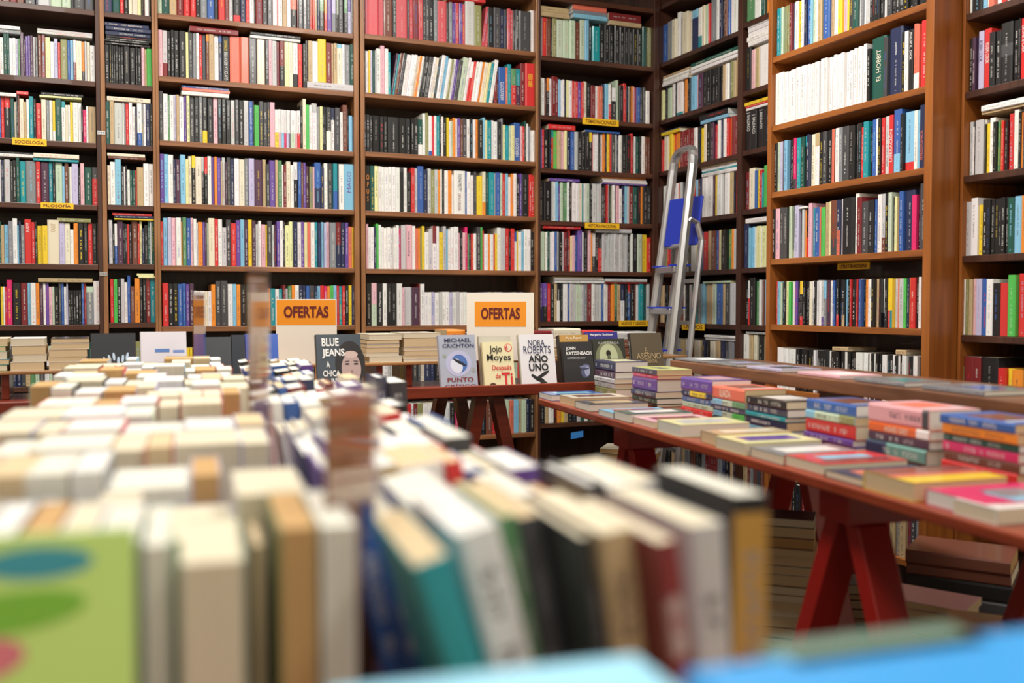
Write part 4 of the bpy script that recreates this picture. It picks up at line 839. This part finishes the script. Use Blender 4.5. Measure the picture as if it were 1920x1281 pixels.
# loose stacks on the raised board
def shelf_pile(x0, x1, ths, lab, kk='wcTwkc', Y=YB + .012, dd=.19):
    a = onY(x0, 680, Y).x; b_ = onY(x1, 680, Y).x; z = ZB + .0006; n = len(ths)
    for i, t in enumerate(ths):
        th = t * 3.7 / FP; where = 'topmost' if i == n - 1 else ('lowest' if i == 0 else '%s from the bottom' % ordinal(i + 1)); j = random.uniform(-.006, .006)
        k = kk[i % len(kk)]
        # pages towards the viewer
        loose_book('piled_book', V3(b_ + j, Y + dd, z + th), -ZU, V3(0, -1, 0), V3(-1, 0, 0), th, b_ - a, dd, PAL[k], lab % where, 'page-edge piles on the raised shelf', pg=random.choice([PAGE[1], PAGE[2]]), title=False)
        z += th + .0006
shelf_pile(690, 751, [11, 7, 9, 6, 8, 10], '%s book of the cream pile right of the BLUE JEANS cover'); shelf_pile(757, 826, [5, 6, 9, 6, 18, 9], '%s book of the cream pile left of the CRICHTON cover')
shelf_pile(22, 86, [14, 12, 14, 12], '%s book of the pale pile at the left frame side'); shelf_pile(93, 165, [13, 8, 12, 10, 8], '%s book of the pale pile left of the black feather cover')
shelf_pile(-40, 14, [10, 9, 12, 9, 12], '%s book of the pile cut by the left frame edge', kk='gtwGc')
Ys = YB + .03
def lay(x0, x1, y, th, k, lab, Y=Ys):
    a = onY(x0, y, Y).x; b_ = onY(x1, y, Y).x; zt = onY((x0 + x1) / 2, y, Y).z
    # a small pile whose top sits at this height
    n = max(1, int((zt - ZB) / .03)); h1 = (zt - ZB - .001) / n; z = ZB + .0006
    for i in range(n):
        kk = k if i == n - 1 else random.choice('kTcwB')
        loose_book('piled_book', V3(a, Y + .001, z + h1 - .0008), -ZU, V3(0, 1, 0), V3(1, 0, 0), h1 - .0008, b_ - a, .15, PAL[kk], lab % ('topmost' if i == n - 1 else ('lowest' if i == 0 else ordinal(i + 1) + ' lowest')), 'spine-out piles behind the display covers', lh=.006)
        z += h1
lay(838, 872, 618, 6, 'o', '%s book of the spine-out pile above the CRICHTON cover'); lay(876, 948, 624, 5, 'k', '%s book of the spine-out pile above the MOYES cover'); lay(952, 1034, 620, 7, 'd', '%s book of the pile above the ROBERTS cover')
lay(1038, 1088, 616, 5, 'c', '%s book of the pile above the KATZENBACH cover'); lay(1092, 1150, 620, 5, 'r', '%s book of the red-topped pile above the blue cover'); lay(1154, 1230, 622, 6, 's', '%s book of the pile behind the ASESINO cover')
# offer placards
def placard(x0, x1, y0, D, Hh, lab, inset, oy):
    a = atD(x0, y0, D); b_ = atD(x1, y0 - 1, D); W = (b_ - a).length; r = (b_ - a); r.z = 0; r.normalize(); n = r.cross(ZU); n = -n if n.dot(CAM - a) < 0 else n
    zt = a.z; zb = ZB + .0008; o_ = V3(a.x, a.y, zb); H = zt - zb; e_ = empty('offer_sign', o_, lab, 'sign', 'orange offer placards')
    mb = MB(); mb.box(o_, r * W, -n * .002, ZU * H, M_WCARD); mb.box(o_ - n * .002, r * W, -n * .05, ZU * .0015, M_WCARD); mb.build('white_card', e_, o_)
    i0, i1, t0, t1 = inset
    mb = MB(); oo = o_ + n * .0006 + r * (W * i0) + ZU * (H - t1 * H); mb.box(oo, r * (W * (i1 - i0)), -n * .0005, ZU * ((t1 - t0) * H), M_ORG); mb.build('orange_panel', e_, o_)
    tm = MB(); text(tm, 'OFERTAS', oo + n * .0012 + r * (W * (i1 - i0) * .12) + ZU * ((t1 - t0) * H * .29), r, ZU, W * (i1 - i0) * .76, (t1 - t0) * H * .47, M_DK, .035); tm.build('lettering', e_, o_)
placard(517, 631, 561, 3.62, .2, 'OFERTAS placard with orange panel above the BLUE JEANS cover', (.015, .985, .015, .40), 0)
placard(875, 1001, 549, 3.82, .2, 'OFERTAS placard with orange panel above the MOYES cover', (.12, .885, .13, .50), 0)

# ------------------------------------------------------------------ folded aluminium step ladder leaning in the corner
def ladder():
    def cv(x, z): return R * x + V3(math.sin(PSI), math.cos(PSI), 0) * z
    wv = cv(.075, -.34).normalized(); nv = cv(.34, .075).normalized()
    W = .36; L0 = atD(1213, 690, 4.95); zb = L0.z
    slope = .135
    base = L0 - nv * (slope * zb) - wv * 0; base.z = 0      # foot of the rail on the far side
    upd = (ZU + nv * slope)
    def Wz(z): return W - .062 * z
    e = empty('step_ladder', base, 'folded aluminium step ladder with blue treads leaning in the shelf corner', 'ladder')
    def rail(nm, pts, m_=M_ALU, rx=.021, ry=.013): mb = MB(); mb.tube(pts, rx, m_, n=8, ry=ry, up=wv); mb.build(nm, e, base)
    H = 1.87
    pts = [base + upd * .0, base + upd * (H - .09)]
    for k in range(1, 12):
        a = math.pi * k / 12; ca, sa = math.cos(a), math.sin(a)
        pts.append(base + upd * (H - .09 + .09 * abs(sa) ** .6) + wv * (Wz(H) / 2 - Wz(H) / 2 * math.copysign(abs(ca) ** .6, ca)))
    pts += [base + wv * Wz(H - .09) + upd * (H - .09), base + wv * W]
    mb = MB()
    # rectangular-section hoop
    mb.tube(pts, .014, M_ALU, n=8, ry=.024, up=nv); mb.build('front_frame', e, base)
    off = nv * .085
    for s in (0, W):
        q = base + wv * s + off; H2 = 1.52; tw = wv * (-.062 * H2 if s else 0)
        rail('rear_leg', [q, q + tw * .94 + upd * (H2 - .1), q + tw + upd * (H2 - .02) - nv * .03, q + tw + upd * (H2) - nv * .07], rx=.013, ry=.022)
    for i, z in enumerate((1.27, 1.07, .87, .67, .47, .27)):
        c0 = base + upd * z; W_ = Wz(z)
        mb = MB(); mb.box(c0 + wv * .016 - nv * .03, wv * (W_ - .032), nv * .075, ZU * .028, M_ALU); t = mb.build('tread', e, base, bevel=.003)
        mb = MB()
        for s in (.016, W_ - .046): mb.box(c0 + wv * s - nv * .045, wv * .03, nv * .1, ZU * .008 + ZU * 0, M_BLUE)
        for v_ in mb.v: pass
        bc = mb.build('end_cap', t, None); bc.location = -(base)+ ZU * .0285
        mb = MB(); mb.box(base + off + upd * (z - .05) + wv * .014, wv * (W_ - .028), nv * .012, ZU * .02, M_ALU); mb.build('rear_brace', e, base)
    mb = MB(); q = base + upd * 1.40 + wv * .03 + nv * .02
    mb.box(q - nv * .03, cv(.125, -.19), nv * .012, upd * .235, M_BLUE); mb.build('platform', e, base, bevel=.006)
    mb = MB(); mb.tube([q - nv * .0 + ZU * .0, q + wv * (Wz(1.4) - .05)], .012, M_ALU, n=8); mb.build('platform_rod', e, base)
ladder()

# ------------------------------------------------------------------ stock under the tables
def floor_pile(D, x, y, n, W, L, rot, cols, lab, tmin=.016, tmax=.034, group='book piles under the right-hand table', pgs=(1, 2, 2, 4)):
    p = atD(x, y, D); z = 0; ztarget = p.z; a = math.radians(rot); ux = V3(math.cos(a), math.sin(a), 0); vx = V3(-math.sin(a), math.cos(a), 0)
    ths = []
    while z < ztarget: t = random.uniform(tmin, tmax); ths.append(t); z += t
    f = ztarget / z; z = .0006; m_ = len(ths); i0 = max(0, m_ - n)
    if i0: 
        hb = sum(ths[:i0]) * f
        # hidden lower part: thick volumes
        k = max(1, int(hb / .06)); ths = [hb / k / f] * k + ths[i0:]; m_ = len(ths)
    for i, t in enumerate(ths):
        t *= f; k = random.choice(cols); j = random.uniform(-.008, .008); where = 'topmost' if i == m_ - 1 else ('lowest' if i == 0 else ordinal(i + 1) + ' lowest')
        loose_book('piled_book', V3(p.x, p.y, z + t - .0006) + ux * j + vx * random.uniform(-.006, .006), -ZU, vx, ux, t - .0008, L, W, PAL[k], lab % where, group, pg=PGC[random.choice(pgs)], title=False)
        z += t
# fore-edges towards the viewer: the spine is on the far side
def fpile(D, x, y, n, W, L, rot, cols, lab, **k): floor_pile(D, x, y, n, W, L, rot + 180, cols, lab, **k)
fpile(2.75, 1535, 960, 18, .12, .16, -42, 'wcTBk', '%s book of the tall pile left of the red trestle leg')
fpile(3.2, 1640, 1080, 9, .13, .17, -35, 'kBTK', '%s book of the pile seen between the red trestle legs')
fpile(2.55, 1838, 1120, 6, .15, .21, -62, 'pKTd', '%s book of the pile with a pink cover under the table')
fpile(2.25, 1990, 1168, 6, .17, .24, -50, 'cTwq', '%s book of the pale pile at the lower right')
floor_pile(2.85, 1700, 1030, 8, .2, .27, -55, 'kBKe', '%s book of the dim pile below the pine post', tmin=.03, tmax=.06)  # dark covers turned outward: deep under-table shade put into the book colours
fpile(4.0, 1235, 835, 8, .15, .2, -40, 'wcTh', '%s book of the pile behind the distant red trestle')
